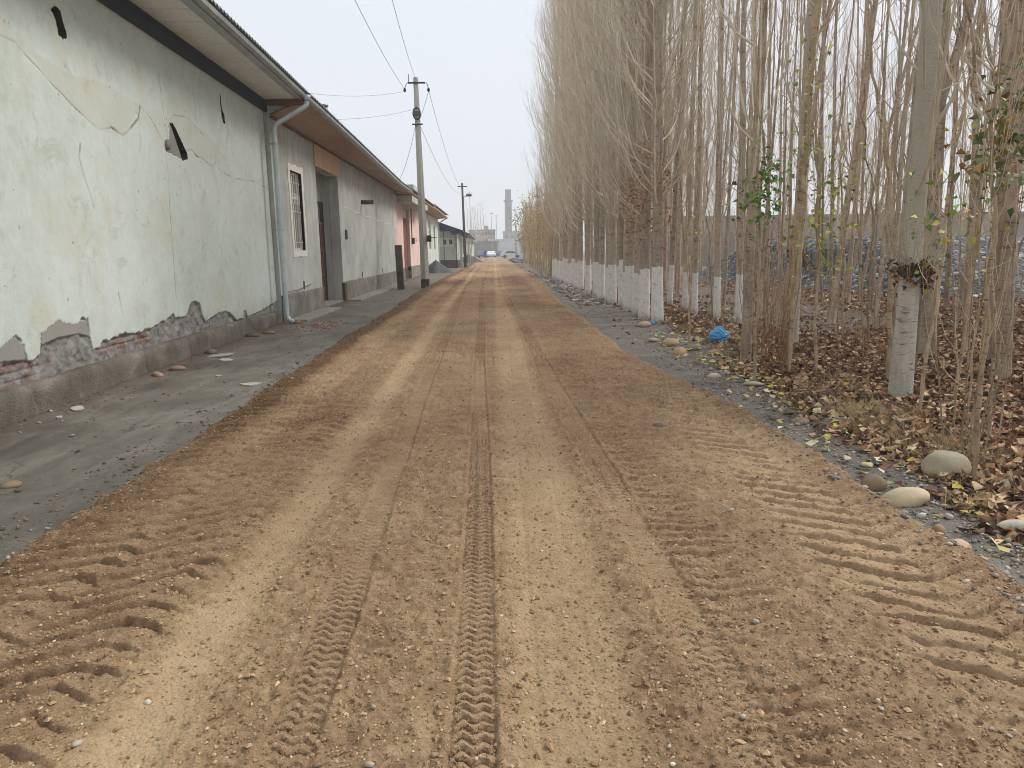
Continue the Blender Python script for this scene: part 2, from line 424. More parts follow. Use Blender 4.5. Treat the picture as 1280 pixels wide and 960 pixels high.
M['roadR'] = simple('far_gravel', lin(140, 134, 124), lin(176, 170, 158), 1.2, .05, 8)
M['bag'] = simple('blue_plastic', lin(62, 148, 204), lin(112, 184, 224), 12, .004, 40, .35)
M['bark_row'] = bark_material('whitewashed_poplar_bark', lin(192, 176, 156), lin(152, 136, 118), 1.08, 5.0)
M['bark_big'] = bark_material('pale_poplar_bark', lin(206, 200, 186), lin(176, 168, 152), 0, 11.0, (2.0, lin(186, 176, 158)))
M['bark_brown'] = bark_material('brown_poplar_bark', lin(198, 180, 158), lin(134, 112, 94), 0, 6.0)
M['bark_pale'] = bark_material('tan_sapling_bark', lin(200, 180, 150), lin(140, 116, 90), 0, 6.0)
M['twig'] = twig_material('poplar_twig', lin(190, 174, 154), lin(232, 220, 200))
M['twigsap'] = twig_material('sapling_twig', lin(178, 152, 122), lin(218, 196, 168))
M['leaf'] = attr_mat('leaf_blade', .55, .001, 90, .4)
M['dryleaf'] = attr_mat('fallen_leaf', .8, .003, 70, .2, mul=30)
M['peb'] = attr_mat('pebble', .8, .002, 140, .3, mul=40)
M['stone'] = attr_mat('river_stone', .75, .003, 60, .3, mul=9)
M['weed'] = simple('dead_weed_stem', lin(126, 92, 68), lin(176, 146, 112), 3, .001, 60, .95)

# ------------------------------------------------------------------ heights
def groove(ph, w=.10):
    f = ph-np.floor(ph); f = np.where(f > .5, f-1, f)
    return -np.exp(-(f/w)**2)

def tri_edge(ph):
    """steep camera-side face then long fall"""
    f = ph-np.floor(ph)
    return np.where(f < .11, sst(0, .11, f), 1-(f-.11)/.89)

def bandw(x, c, w, soft=.03):
    return sst(c-w/2-soft, c-w/2+soft, x)*(1-sst(c+w/2-soft, c+w/2+soft, x))

def road_z(x, y, detail=True):
    """returns z, dryness with tread shading painted in"""
    x = np.asarray(x, float); y = np.asarray(y, float)
    yy = np.maximum(y, 1)
    lo = fbm(x, y*.4, .5, 3, 3); md = fbm(x, y, 2.2, 4, 5); hi = fbm(x, y, 16, 4, 8)
    z = .055+.035*lo+.02*md
    dry = .42+.5*lo
    rough = np.ones_like(x)
    # two smooth wheel lanes
    xl = -1.16-.006*yy+.03*np.sin(y*.21)
    sL = bandw(x, xl, .24, .08)
    xr = .25+.02*np.sin(y*.3)
    sR = bandw(x, xr, .42, .08)
    sm = np.maximum(sL, sR*.9)*(.8+.2*sst(-.2, .1, fbm(x, y*.5, 1.4, 4, 36)))
    # narrow patterned car tracks
    tr = np.zeros_like(x); tr_dry_shade = np.zeros_like(x)
    for c0, c1, w, p, A in ((-.07, -.015, .13, .05, .027), (-.64, -.02, .15, .052, .020), (.80, -.018, .17, .056, .022)):
        xc = c0+c1*np.minimum(y, 30)+.015*np.sin(y*.5+c0*9)
        b = bandw(x, xc, w, .012)
        u = (x-xc)/w
        wob = .22*np.cos(u*4*PI)+.12*np.sin(u*2*PI)
        ph = y/p+wob+.12*fbm(x, y, 9, 2, 21)
        fade = .6+.4*sst(-.1, .1, fbm(x, y, .8, 2, 33))
        if c0 > .5 or c0 < -.3: fade = fade*sst(-.25, .15, fbm(x, y, 1.3, 3, 37))
        prof = (tri_edge(ph)*.7+.5*groove(ph-.02, .11))*A*fade
        edge = -.012*np.exp(-((np.abs(u)-.54)/.05)**2)
        tr += b*(prof-.014)+edge*fade+.006*np.exp(-((np.abs(u)-.68)/.08)**2)*fade
        tr_dry_shade += b*(.05-.14*sst(7, 12, y)+6*(prof-.010))  # tread shading painted into dryness: grooves and far tracks darker, ridges dusty
        rough = rough*(1-.8*b)
    sm = sm*(1-np.clip(tr_dry_shade*9, 0, 1))
    # finer tracks fading in and out beside the right lane
    rib = bandw(x, .1+.01*y, .02, .01)+bandw(x, .30+.012*y, .02, .01)
    # tractor lugs
    lug = np.zeros_like(x); ld = np.zeros_like(x)
    for xc, w, xa, k, sgn, p, A, dd in ((-2.12, .56, -2.02, .55, 1, .172, .034, .14), (-1.62, .52, -1.52, .5, 1, .155, .034, -.06), (1.86, .64, 1.97, .6, -1, .165, .032, .12), (.98, .34, .98, .25, -1, .11, .024, -.06)):
        xcc = xc+.04*np.sin(y*.35+xc)
        b = bandw(x, xcc, w, .07)*(.35+.65*sst(-.12, .12, fbm(x, y, 1.1, 3, 55+int(xc*10))))
        ph = (y+sgn*k*np.abs(x-xa-.05*np.sin(y*2)-.04*fbm(x*0, y, 2.5, 2, 64)))/p+.6*fbm(x, y, 3.2, 4, 61)+.22*fbm(x, y, 14, 3, 62)
        amp = .6+.7*(vn(np.floor(ph)*1.7+.5, np.zeros_like(ph)+xc, 71))
        lug += b*((tri_edge(ph)*.75+.35*groove(ph-.02, .06))*A*amp*(.6+.8*vn(x*7, y*7, 73))-.012); ld += b*dd
        rough = rough*(1-.3*b)
    rough = rough*(1-.85*sm)
    # clods
    cl = np.abs(fbm(x, y, 7, 4, 41))*2
    cr = fbm(x, y, 28, 3, 47)
    wash = fbm(x*.35, y, 14, 3, 49)
    z = z+lug+tr-.022*sm+rough*(.030*(cl-.25)+.026*cr+.022*wash)+.004*hi-.004*rib
    mott = fbm(x, y*.3, 1.8, 5, 88)
    dry = dry-.11*bandw(x, -2.25, 1.3, .25)*sst(5, 12, y)-.07*bandw(x, 1.25, 1.1, .3)*sst(3, 8, y)*(1-sst(30,60,y))+.14*sm*(1+.8*mott)+tr_dry_shade+ld*.8-.06*rough+.3*rough*cr+.24*mott
    # loose dark windrow along both edges
    e1 = -2.60-.22*sst(4, 16, y)-.15*sst(16, 30, y)+.28*sst(40, 70, y)+.16*fbm(x*0, y, .6, 4, 91)+.07*fbm(x*0, y, 3, 3, 92)
    e2 = 2.38-.38*sst(6.5, 10.5, y)*(1-sst(20, 40, y))+.18*fbm(x*0, y, .7, 4, 93)+.08*fbm(x*0, y, 3, 3, 94)
    e1 = e1-.12*0; 
    rimL = np.exp(-((x-e1-.25)/.17)**2); rimR = np.exp(-((x-e2+.22)/.16)**2)
    z = z+.02*rimL*(.6+2*np.abs(cl-.3))+.012*rimR
    dry = dry-.45*rimL*sst(4, 9, y)-.15*rimL-.10*rimR
    far = sst(8, 30, y)
    dry = dry-.05*far
    d = np.minimum(x-e1, e2-x)
    z = z-.12*(1-sst(-.10, .14, d+.05*cr))
    return z, np.clip(dry, 0, 1)

def verge_z(x, y):
    x = np.asarray(x, float); y = np.asarray(y, float)
    z = .03*fbm(x, y, .8, 4, 101)+.03*fbm(x, y, 4, 4, 102)+.012*fbm(x, y, 22, 3, 103)
    z = z+.06*sst(2.9, 3.8, x)*(1-sst(25, 40, y))
    z = z-.10*np.exp(-((x-6.4)/1.2)**2)*sst(9, 13, y)
    z = z*(1-sst(60, 90, y))
    return z

def litter_w(x, y):
    lx = 2.85+.25*fbm(x*0, y, .5, 3, 120)+.5*sst(7, 12, y)
    w = sst(-.25, .25, x-lx+.5*fbm(x, y, 2, 4, 121))
    g = sst(11, 15, y)*bandw(x, 6.6, 3.5, 1.0)*sst(-.25, .1, fbm(x, y, .7, 3, 122)+.08)   # bare grey soil between the rows
    return np.clip(w*(1-.75*g)*(1-.6*sst(30, 50, y)), 0, 1)

def side_z(x, y):
    x = np.asarray(x, float); y = np.asarray(y, float)
    return .022*fbm(x, y, .5, 4, 131)+.010*fbm(x, y, 3, 4, 132)+.004*fbm(x, y, 18, 3, 133)+.03*sst(-4.2, -4.7, x)

# ------------------------------------------------------------------ ground sheets
ys = [-5.0]
while ys[-1] < 158:
    y = ys[-1]
    ys.append(y+(.05 if y < 0 else .012 if y < 1.5 else float(np.clip(y*y/1900, .006, .0052*max(y, 8)))))
ys = np.array(ys); xs = np.arange(-3.4, 2.95, .0078)
X, Y, F = grid(xs, ys); Z, dry = road_z(X, Y)
keep = None
me = mesh_data('dirt_road', np.stack([X, Y, Z], 1), [F], True, {'dry': dry}, mats=[M['road']])
o = link('dirt_road', me); tag(o, kind='structure')
print('road verts', len(X))

def vary(a, b, f, lo, hi):
    out = [a]
    while out[-1] < b: out.append(out[-1]+min(hi, max(lo, f*abs(out[-1]))))
    return np.array(out)
xs = np.concatenate([np.arange(1.6, 5, .025), vary(5, 24, .012, .05, .3)]); yv = np.concatenate([np.arange(-5, 2, .08), vary(2, 95, .009, .02, .8)])
X, Y, F = grid(xs, yv); Z = verge_z(X, Y)
me = mesh_data('verge', np.stack([X, Y, Z], 1), [F], True, {'litter': litter_w(X, Y)}, mats=[M['verge']])
tag(link('verge', me), kind='structure')
xs = np.arange(-5.6, -2.2, .03); yv = np.concatenate([np.arange(-5, 2, .06), vary(2, 140, .008, .02, .8)])
X, Y, F = grid(xs, yv); Z = side_z(X, Y)
me = mesh_data('sidewalk', np.stack([X, Y, Z], 1), [F], True, mats=[M['sidewalk']])
tag(link('sidewalk', me), kind='structure')
gx = np.array([-700, -300, -100, -40, -20, -10, 0, 10, 20, 40, 100, 300, 700.]); X, Y, F = grid(gx, gx)
me = mesh_data('ground', np.stack([X, Y, X*0-.09], 1), [F], False, mats=[M['ground']])
tag(link('ground', me), kind='structure')

# bank of dark slag gravel behind the trees on the right
xs = np.arange(9.5, 46, .22); yv = np.arange(14.5, 44, .2)
X, Y, F = grid(xs, yv)
edge = 17.4+.8*fbm(X, Y*0, .3, 3, 150)+5*(1-sst(10.5, 14.5, X))
hb = 1.85*sst(0, 9, Y-edge)*sst(10.2, 13.5, X)*(1-sst(36, 44, Y))+.12*fbm(X, Y, .8, 4, 151)+.16*fbm(X, Y, 3.5, 3, 152)-.12*(1-sst(0, 1.2, Y-edge))-.04
hb = hb-.15*(1-sst(9.6, 10.8, X))
def slag():
    t = NT('slag_gravel'); v = t.n('TexVoronoi', i_Scale=7.0); t.l(t.co(), v.inputs['Vector'])
    sc = t.n('SeparateColor'); t.l(v.outputs['Color'], sc.inputs[0])
    c = t.ramp(sc.outputs[0], [(.0, lin(48, 50, 54)), (.55, lin(76, 78, 82)), (.88, lin(108, 110, 113)), (.97, lin(176, 180, 182))])
    n = t.bump(t.math('SUBTRACT', .6, v.outputs['Distance']), .12); n = t.bump(t.noise(30, 5, .7), .02, 1, n)
    return t.done(c, n, .8)
M['slag'] = slag()
tag(link('gravel_bank', mesh_data('gravel_bank', np.stack([X, Y, hb], 1), [F], False, mats=[M['slag']])), kind='structure')

# ------------------------------------------------------------------ scattered small matter (stuff)
def ico():
    p = (1+5**.5)/2
    V = np.array([(-1, p, 0), (1, p, 0), (-1, -p, 0), (1, -p, 0), (0, -1, p), (0, 1, p), (0, -1, -p), (0, 1, -p), (p, 0, -1), (p, 0, 1), (-p, 0, -1), (-p, 0, 1)], float)
    V /= np.linalg.norm(V[0])
    F = np.array([(0, 11, 5), (0, 5, 1), (0, 1, 7), (0, 7, 10), (0, 10, 11), (1, 5, 9), (5, 11, 4), (11, 10, 2), (10, 7, 6), (7, 1, 8), (3, 9, 4), (3, 4, 2), (3, 2, 6), (3, 6, 8), (3, 8, 9), (4, 9, 5), (2, 4, 11), (6, 2, 10), (8, 6, 7), (9, 8, 1)])
    return V, F
def subdiv(V, F):
    V = list(map(tuple, V)); cache = {}; out = []
    def mid(a, b):
        k = (min(a, b), max(a, b))
        if k not in cache:
            m = (np.array(V[a])+np.array(V[b]))/2; m /= np.linalg.norm(m); cache[k] = len(V); V.append(tuple(m))
        return cache[k]
    for a, b, c in F:
        x, y, z = mid(a, b), mid(b, c), mid(c, a); out += [(a, x, z), (b, y, x), (c, z, y), (x, y, z)]
    return np.array(V), np.array(out)
I0 = ico(); I1 = subdiv(*I0); I2 = subdiv(*I1)
OCT = (np.array([(1, 0, 0), (-1, 0, 0), (0, 1, 0), (0, -1, 0), (0, 0, 1), (0, 0, -1.)]), np.array([(0, 2, 4), (2, 1, 4), (1, 3, 4), (3, 0, 4), (2, 0, 5), (1, 2, 5), (3, 1, 5), (0, 3, 5)]))

def scatter(name, base, pos, size, colors, mat, smooth, flat=.65, jit=.2, sink=.25, kind='stuff'):
    bV, bF = base; N = len(pos); n = len(bV)
    V = np.repeat(bV[None], N, 0)*(1+RNG.normal(0, jit, (N, n, 1)).clip(-.5, .5))
    sc = np.stack([size*RNG.uniform(.8, 1.35, N), size*RNG.uniform(.65, 1, N), size*flat*RNG.uniform(.7, 1.1, N)], 1)
    V = V*sc[:, None]
    a = RNG.uniform(0, 2*PI, N); c, s = np.cos(a), np.sin(a)
    x = V[..., 0]*c[:, None]-V[..., 1]*s[:, None]; y = V[..., 0]*s[:, None]+V[..., 1]*c[:, None]
    tl = RNG.normal(0, .2, N)
    z = V[..., 2]+x*tl[:, None]
    P = np.stack([x, y, z], -1)+pos[:, None]; P[..., 2] += (sc[:, 2]*(1-2*sink))[:, None]
    Fs = (bF[None]+(np.arange(N)*n)[:, None, None]).reshape(-1, 3)
    me = mesh_data(name, P.reshape(-1, 3), [Fs], smooth, cols={'col': np.repeat(colors, n, 0)}, mats=[mat])
    return link(name, me)

def pal(N, cols, var=.12):
    c = np.array([lin(*q)[:3] for q in cols]); k = RNG.integers(0, len(c), N)
    return c[k]*(1+RNG.normal(0, var, (N, 1))).clip(.5, 1.6)

def pick_y(N, a, b, power=1.5):
    """more of them near the camera, where they show"""
    u = RNG.uniform(0, 1, N); p = 1-power
    return (a**p+u*(b**p-a**p))**(1/p)

# pebbles on the road
N = 15000; y = pick_y(N, 1.3, 30, 1.7); x = RNG.uniform(-2.75, 2.5, N)
z, dr = road_z(x, y); ok = (z > .015) & (RNG.uniform(0, 1, N) < np.clip(1.15-dr, .15, 1)*np.clip(.7+1.8*fbm(x, y, 1.2, 3, 77), .15, 1)); x, y, z = x[ok], y[ok], z[ok]; N = len(x)
sz = np.clip(RNG.lognormal(-5.55, .48, N), .002, .022)
o = scatter('gravel', I0, np.stack([x, y, z], 1), sz, pal(N, [(176, 156, 128), (158, 138, 112), (192, 180, 160), (170, 160, 144), (134, 114, 92), (206, 196, 178), (150, 126, 100), (168, 140, 108)]), M['peb'], True, .6, .12)
tag(o, 'small tan and grey pebbles strewn over the earth road', 'gravel', kind='stuff')
# crumbs of loose earth
N = 110000; y = pick_y(N, 1.2, 20, 1.6); x = RNG.uniform(-2.9, 2.55, N)
z, dr = road_z(x, y); ok = (z > .0) & (RNG.uniform(0, 1, N) < np.clip(1.05-1.3*dr, .05, 1)); x, y, z, dr = x[ok], y[ok], z[ok], dr[ok]; N = len(x)
sz = np.clip(RNG.lognormal(-5.35, .48, N), .0028, .015); sz = sz*np.where((np.abs(x-(-.07-.015*y)) < .075) | (np.abs(x-(-.64-.02*y)) < .08), .55, 1)
o = scatter('loose_dirt', OCT, np.stack([x, y, z], 1), sz, pal(N, [(164, 134, 100), (180, 150, 114), (138, 110, 80), (192, 163, 127), (152, 122, 90)], .14), M['peb'], False, .7, .25)
tag(o, 'crumbs of loose brown earth between the wheel tracks', 'dirt', kind='stuff')
# pebbles on the grey verge and at the sidewalk edge
N = 16000; y = pick_y(N, 1.5, 70, 1.35); x = RNG.normal(2.9, .42, N)+.25*sst(20, 50, y)
ok = (x > 2.05) & (x < 4.4); x, y = x[ok], y[ok]; z = verge_z(x, y); rz, _ = road_z(x, y); z = np.maximum(z, rz*(x < 2.6)); N = len(x)
sz = np.clip(RNG.lognormal(-4.9, .55, N), .003, .032)*(1+.9*sst(15, 45, y))
o = scatter('verge_gravel', I0, np.stack([x, y, z], 1), sz, pal(N, [(140, 134, 125), (166, 159, 147), (114, 111, 106), (192, 184, 170), (170, 146, 124), (104, 104, 104)]), M['peb'], True, .6, .14)
tag(o, 'grey gravel and small stones along the right hand verge', 'gravel', kind='stuff')
N = 7000; y = pick_y(N, 2, 60, 1.3); x = RNG.uniform(-4.75, -2.4, N)
wgt = np.where(x > -3.0, 1, .10)+.7*sst(-4.25, -4.55, x)+.3*sst(.05, .2, fbm(x, y, 1.2, 3, 400)); ok = RNG.uniform(0, 1, N) < wgt; x, y = x[ok], y[ok]; N = len(x); rz, _ = road_z(x, y); z = np.maximum(side_z(x, y), np.where(x > -3.2, rz, -1))
sz = np.clip(RNG.lognormal(-4.9, .5, N), .003, .025)
o = scatter('sidewalk_grit', I0, np.stack([x, y, z], 1), sz, pal(N, [(140, 120, 96), (120, 104, 84), (160, 154, 144), (100, 92, 80)]), M['peb'], True, .6, .14)
tag(o, 'grit and small clods spilled on the grey sidewalk', 'grit', kind='stuff')

# fallen leaves
def leaf_field(name, x, y, z, size, colors, mat, curl=.35, tilt=.45):
    N = len(x)
    base = np.array([(-.5, 0, 0), (-.1, .42, 0), (.5, 0, 0), (-.1, -.42, 0), (0, 0, 0)])
    V = np.repeat(base[None], N, 0)*(1+RNG.normal(0, .12, (N, 5, 1)))
    cu = RNG.uniform(-.1, 1, N)*curl
    V[:, 1, 2] += cu; V[:, 3, 2] += cu*RNG.uniform(.3, 1.2, N); V[:, 2, 2] += RNG.normal(0, .15, N)
    V *= size[:, None, None]
    a = RNG.uniform(0, 2*PI, N); t1 = RNG.normal(0, tilt, N); t2 = RNG.normal(0, tilt, N)
    # tilt about x and y then spin
    c, s = np.cos(t1)[:, None], np.sin(t1)[:, None]; yv_ = V[..., 1]*c-V[..., 2]*s; zv = V[..., 1]*s+V[..., 2]*c
    c, s = np.cos(t2)[:, None], np.sin(t2)[:, None]; xv = V[..., 0]*c+zv*s; zv = -V[..., 0]*s+zv*c
    c, s = np.cos(a)[:, None], np.sin(a)[:, None]; X_ = xv*c-yv_*s; Y_ = xv*s+yv_*c
    P = np.stack([X_+x[:, None], Y_+y[:, None], zv+z[:, None]], -1)
    f = np.array([(0, 4, 1), (1, 4, 2), (2, 4, 3), (3, 4, 0)])
    Fs = (f[None]+(np.arange(N)*5)[:, None, None]).reshape(-1, 3)
    return mesh_data(name, P.reshape(-1, 3), [Fs], False, cols={'col': np.repeat(colors, 5, 0)}, mats=[mat])
N = 70000; y = pick_y(N, 2.2, 32, 1.15); x = 2.4+RNG.uniform(0, 1, N)**1.1*(4+.75*y)
w = litter_w(x, y); ok = (RNG.uniform(0, 1, N) < w**1.3+.008) & (x < 24); x, y = x[ok], y[ok]; N = len(x)
z = verge_z(x, y)+RNG.uniform(.003, .04, N)*litter_w(x, y)
lc = pal(N, [(142, 110, 88), (166, 132, 104), (112, 86, 72), (184, 152, 122), (98, 80, 70), (200, 174, 142), (150, 116, 96), (126, 100, 90), (208, 186, 158)], .15)
lc = lc*np.array([1.06, 1.0, .90])
me = leaf_field('leaf_litter', x, y, z, RNG.uniform(.045, .105, N)*(1+.3*sst(8, 20, y)), lc, M['dryleaf'])
tag(link('leaf_litter', me), 'brown fallen poplar leaves carpeting the ground under the trees', 'leaf litter', kind='stuff')
N = 300; y = RNG.uniform(3.0, 13, N); x = 2.75+.03*y+RNG.normal(0, .28, N)
ok = x > 2.35; x, y = x[ok], y[ok]; N = len(x)
me = leaf_field('yellow_leaves', x, y, verge_z(x, y)+.035, RNG.uniform(.05, .10, N), pal(N, [(206, 194, 104), (190, 172, 84), (216, 210, 168), (186, 170, 110), (208, 202, 172), (200, 190, 150)], .1), M['dryleaf'], .25, .3)
tag(link('yellow_leaves', me), 'yellow and pale leaves dotted along the edge of the verge', 'fallen leaves', kind='stuff')

# dead weed stems and thin suckers (one mass)
N = 3400; y = pick_y(N, 4.2, 24, 1.3); x = 3.3+RNG.uniform(0, 1, N)*(3+.7*y)
den = sst(-.12, .15, fbm(x, y, .9, 3, 201)); ok = RNG.uniform(0, 1, N) < den; x, y = x[ok], y[ok]; N = len(x)
L = RNG.uniform(.15, .75, N); a = RNG.uniform(0, 2*PI, N); ln = RNG.uniform(.05, .5, N)
t_ = np.linspace(0, 1, 4)[None, :]
P = np.stack([x[:, None]+np.cos(a)[:, None]*ln[:, None]*L[:, None]*t_**1.5, y[:, None]+np.sin(a)[:, None]*ln[:, None]*L[:, None]*t_**1.5, verge_z(x, y)[:, None]-.02+L[:, None]*t_], -1)
v, f = tubes(P, np.repeat(np.array([[.0032, .0026, .002, .0012]]), N, 0), 3)
tag(link('undergrowth', mesh_data('undergrowth', v, [f], False, mats=[M['weed']])), 'dead reddish brown weed stems standing in the leaf litter', 'undergrowth', kind='stuff')
# dry grass tufts along the verge
N = 3600; c0 = RNG.integers(0, 70, N); cy = pick_y(70, 3.6, 16, 1.3); cx = 2.95+.045*cy+RNG.normal(0, .2, 70)+.3*(RNG.uniform(0, 1, 70) < .3)
x = cx[c0]+RNG.normal(0, .09, N); y = cy[c0]+RNG.normal(0, .10, N); L = RNG.uniform(.05, .17, N); a = RNG.uniform(0, 2*PI, N); ln = RNG.uniform(.2, 1.1, N)
P = np.stack([x[:, None]+np.cos(a)[:, None]*ln[:, None]*L[:, None]*t_**1.6, y[:, None]+np.sin(a)[:, None]*ln[:, None]*L[:, None]*t_**1.6, verge_z(x, y)[:, None]-.01+L[:, None]*t_], -1)
v, f = tubes(P, np.repeat(np.array([[.0016, .0014, .001, .0005]]), N, 0), 3)
M['straw'] = simple('dry_straw', lin(170, 148, 104), lin(206, 188, 142), 4, .001, 60)
tag(link('dry_grass', mesh_data('dry_grass', v, [f], False, mats=[M['straw']])), 'small straw coloured grass tufts at the edge of the verge', 'grass', kind='stuff')

# ------------------------------------------------------------------ mint house (leans 1.7 deg off the road line)
A0 = math.radians(1.69)
HA = empty('mint_house', (-4.50, 6.44, 0), A0)
tag(HA, 'pale mint green house with peeling plaster and crumbling brick base, nearest on the left', 'house')
contour = np.array([(-6, .6), (-4, .8), (-2.5, .55), (-1.4, .75), (-.6, .6), (.0, .62), (.33, .74), (.59, .79), (.70, .72), (.72, .55), (.80, .53), (.93, .56), (1.0, .76), (1.13, .83), (1.36, .89), (1.58, .82), (1.72, .82), (1.8, .88), (1.93, .86), (1.92, .65), (1.96, .49), (2.1, .49), (2.2, .55), (2.62, .58), (3.17, .56), (3.53, .56), (3.81, .62), (4.14, .65), (4.27, .72), (4.37, .63), (4.73, .63), (4.9, .73), (5.0, .80), (5.19, .82), (5.36, .78), (5.45, .57), (5.57, .46), (5.84, .49), (6.3, .56), (6.65, .55), (6.94, .43), (7.05, .36), (7.5, .34), (7.55, .48), (7.7, .48), (7.8, .34), (8.6, .38), (9.66, .48), (10, .5)])
def seg_dist(px, pz, line):
    d = np.full(px.shape, 9.)
    for (a, b), (c, e) in zip(line[:-1], line[1:]):
        vx, vz = c-a, e-b; t = np.clip(((px-a)*vx+(pz-b)*vz)/(vx*vx+vz*vz), 0, 1)
        d = np.minimum(d, np.hypot(px-a-t*vx, pz-b-t*vz))
    return d
def inpoly(px, pz, poly):
    r = np.zeros(px.shape, bool); n = len(poly)
    for i in range(n):
        x1, z1 = poly[i]; x2, z2 = poly[(i+1) % n]
        c = ((z1 > pz) != (z2 > pz)) & (px < (x2-x1)*(pz-z1)/((z2-z1) or 1e-9)+x1); r ^= c
    return r
sa = np.concatenate([np.arange(-8, -.6, .05), np.arange(-.6, 9.96, .0125), [9.96]])
za = np.concatenate([np.arange(.22, 1.0, .0125), np.arange(1.0, 4.60, .0165)])
S, Zz, F = grid(sa, za)
jx = S+.02*fbm(S, Zz, 12, 3, 301); cz = np.interp(jx, contour[:, 0], contour[:, 1])+.07*fbm(S, Zz, 9, 4, 302)+.03*fbm(S, Zz, 40, 2, 303)
bare = sst(-.006, .006, cz-Zz)
# upper skin only came off in the darker smooth patches
thinm = np.clip(inpoly(S, Zz, [(-.2, .60), (.33, .745), (.59, .80), (.72, .66), (.66, .56), (.2, .6)])*1.+inpoly(S, Zz, [(.98, .66), (1.0, .77), (1.13, .84), (1.36, .90), (1.9, .83), (1.93, .64), (1.7, .70), (1.3, .70)])*1., 0, 1)
brick = sst(.0, .02, fbm(S, Zz, 2.0, 3, 310)*.3+np.where((S > -.4) & (S < .95) & (Zz < .57), .12, -.05)+np.where((S > 1.9) & (S < 3.5) & (Zz > .4), .07, -.03)+np.where((S > 4.35) & (S < 4.75), .12, 0))
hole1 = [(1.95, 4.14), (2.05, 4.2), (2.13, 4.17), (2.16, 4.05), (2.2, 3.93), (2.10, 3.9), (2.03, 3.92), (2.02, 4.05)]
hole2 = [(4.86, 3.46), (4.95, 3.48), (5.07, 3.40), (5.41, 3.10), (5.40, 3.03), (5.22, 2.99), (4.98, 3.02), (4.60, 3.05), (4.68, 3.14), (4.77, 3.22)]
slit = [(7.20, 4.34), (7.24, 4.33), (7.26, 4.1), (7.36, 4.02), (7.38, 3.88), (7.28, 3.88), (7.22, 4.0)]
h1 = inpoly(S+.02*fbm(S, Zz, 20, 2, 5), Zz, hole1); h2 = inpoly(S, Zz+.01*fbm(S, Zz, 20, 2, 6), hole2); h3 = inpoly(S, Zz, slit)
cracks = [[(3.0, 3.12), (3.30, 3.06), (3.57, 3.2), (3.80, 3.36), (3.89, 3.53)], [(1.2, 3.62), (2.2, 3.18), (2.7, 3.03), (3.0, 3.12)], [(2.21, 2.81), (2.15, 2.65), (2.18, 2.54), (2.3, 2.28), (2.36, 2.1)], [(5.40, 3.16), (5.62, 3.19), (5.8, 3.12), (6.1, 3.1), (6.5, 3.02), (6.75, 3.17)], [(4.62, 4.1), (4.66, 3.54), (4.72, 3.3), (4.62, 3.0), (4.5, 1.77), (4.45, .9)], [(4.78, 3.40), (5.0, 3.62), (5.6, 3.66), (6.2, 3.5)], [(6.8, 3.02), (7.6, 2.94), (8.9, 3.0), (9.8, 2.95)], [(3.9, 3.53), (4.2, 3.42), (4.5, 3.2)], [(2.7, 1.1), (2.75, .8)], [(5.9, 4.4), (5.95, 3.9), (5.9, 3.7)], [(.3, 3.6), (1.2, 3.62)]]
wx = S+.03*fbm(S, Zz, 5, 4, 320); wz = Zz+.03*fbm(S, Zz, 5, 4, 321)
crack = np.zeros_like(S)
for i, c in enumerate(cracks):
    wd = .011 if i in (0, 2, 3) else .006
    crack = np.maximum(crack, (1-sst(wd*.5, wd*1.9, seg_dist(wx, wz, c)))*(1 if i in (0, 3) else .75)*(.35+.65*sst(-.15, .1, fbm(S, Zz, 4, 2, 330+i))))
fl = inpoly(wx, wz, [(1.4, 3.6), (2.2, 3.18), (2.7, 3.03), (3.3, 3.06), (3.89, 3.53), (3.0, 3.6), (2.2, 3.55)])*.55+inpoly(wx, wz, [(5.4, 3.17), (6.1, 3.1), (6.75, 3.17), (6.9, 3.4), (6.2, 3.6), (5.2, 3.62), (5.0, 3.45)])*.55+inpoly(wx, wz, [(3.9, 3.5), (4.6, 3.6), (4.7, 3.2), (4.3, 2.9), (4.2, 3.1)])*.3
depth = .012*fbm(S, Zz, .8, 4, 340)+.004*fbm(S, Zz, 6, 3, 341)
skim = bare*thinm
deep = bare*(1-thinm)
mort = np.minimum(np.abs(((Zz/.077) % 1)-.02), np.abs(((Zz/.077) % 1)-.98)) < .1
depth = depth-deep*(.026+.085*fbm(S, Zz, 9, 4, 350)+.03*np.abs(fbm(S, Zz, 3, 3, 351))+.014*mort*brick)-.006*skim-.008*crack

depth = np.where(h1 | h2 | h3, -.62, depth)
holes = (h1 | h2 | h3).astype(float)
me = mesh_data('wall', np.stack([depth-.10, S, Zz], 1), [F[:, ::-1]], True, {'bare': np.maximum(deep, holes), 'brick': brick*(1-holes), 'crack': crack*(1-bare), 'skim': np.clip(skim, 0, 1)*.95, 'flake': np.clip(fl, 0, 1)*(1-bare), 'void': holes*0}, mats=[M['mint'], simple('dark_hole_shade', lin(40, 35, 30), lin(66, 58, 50), 12, .01, 40, .98)], midx=(holes[F].max(1) > .5).astype(int))  # hole faces take a dark material as painted deep shade
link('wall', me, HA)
MB().box(-6, -.80, -8, 9.94, -.1, 4.8).build('rear_wall', M['paleD'], HA)
# return strips closing the wall at its end
MB().box(-.802, -.118, 9.945, 9.975, 0, 4.58).build('end_wall', M['greyB'], HA)
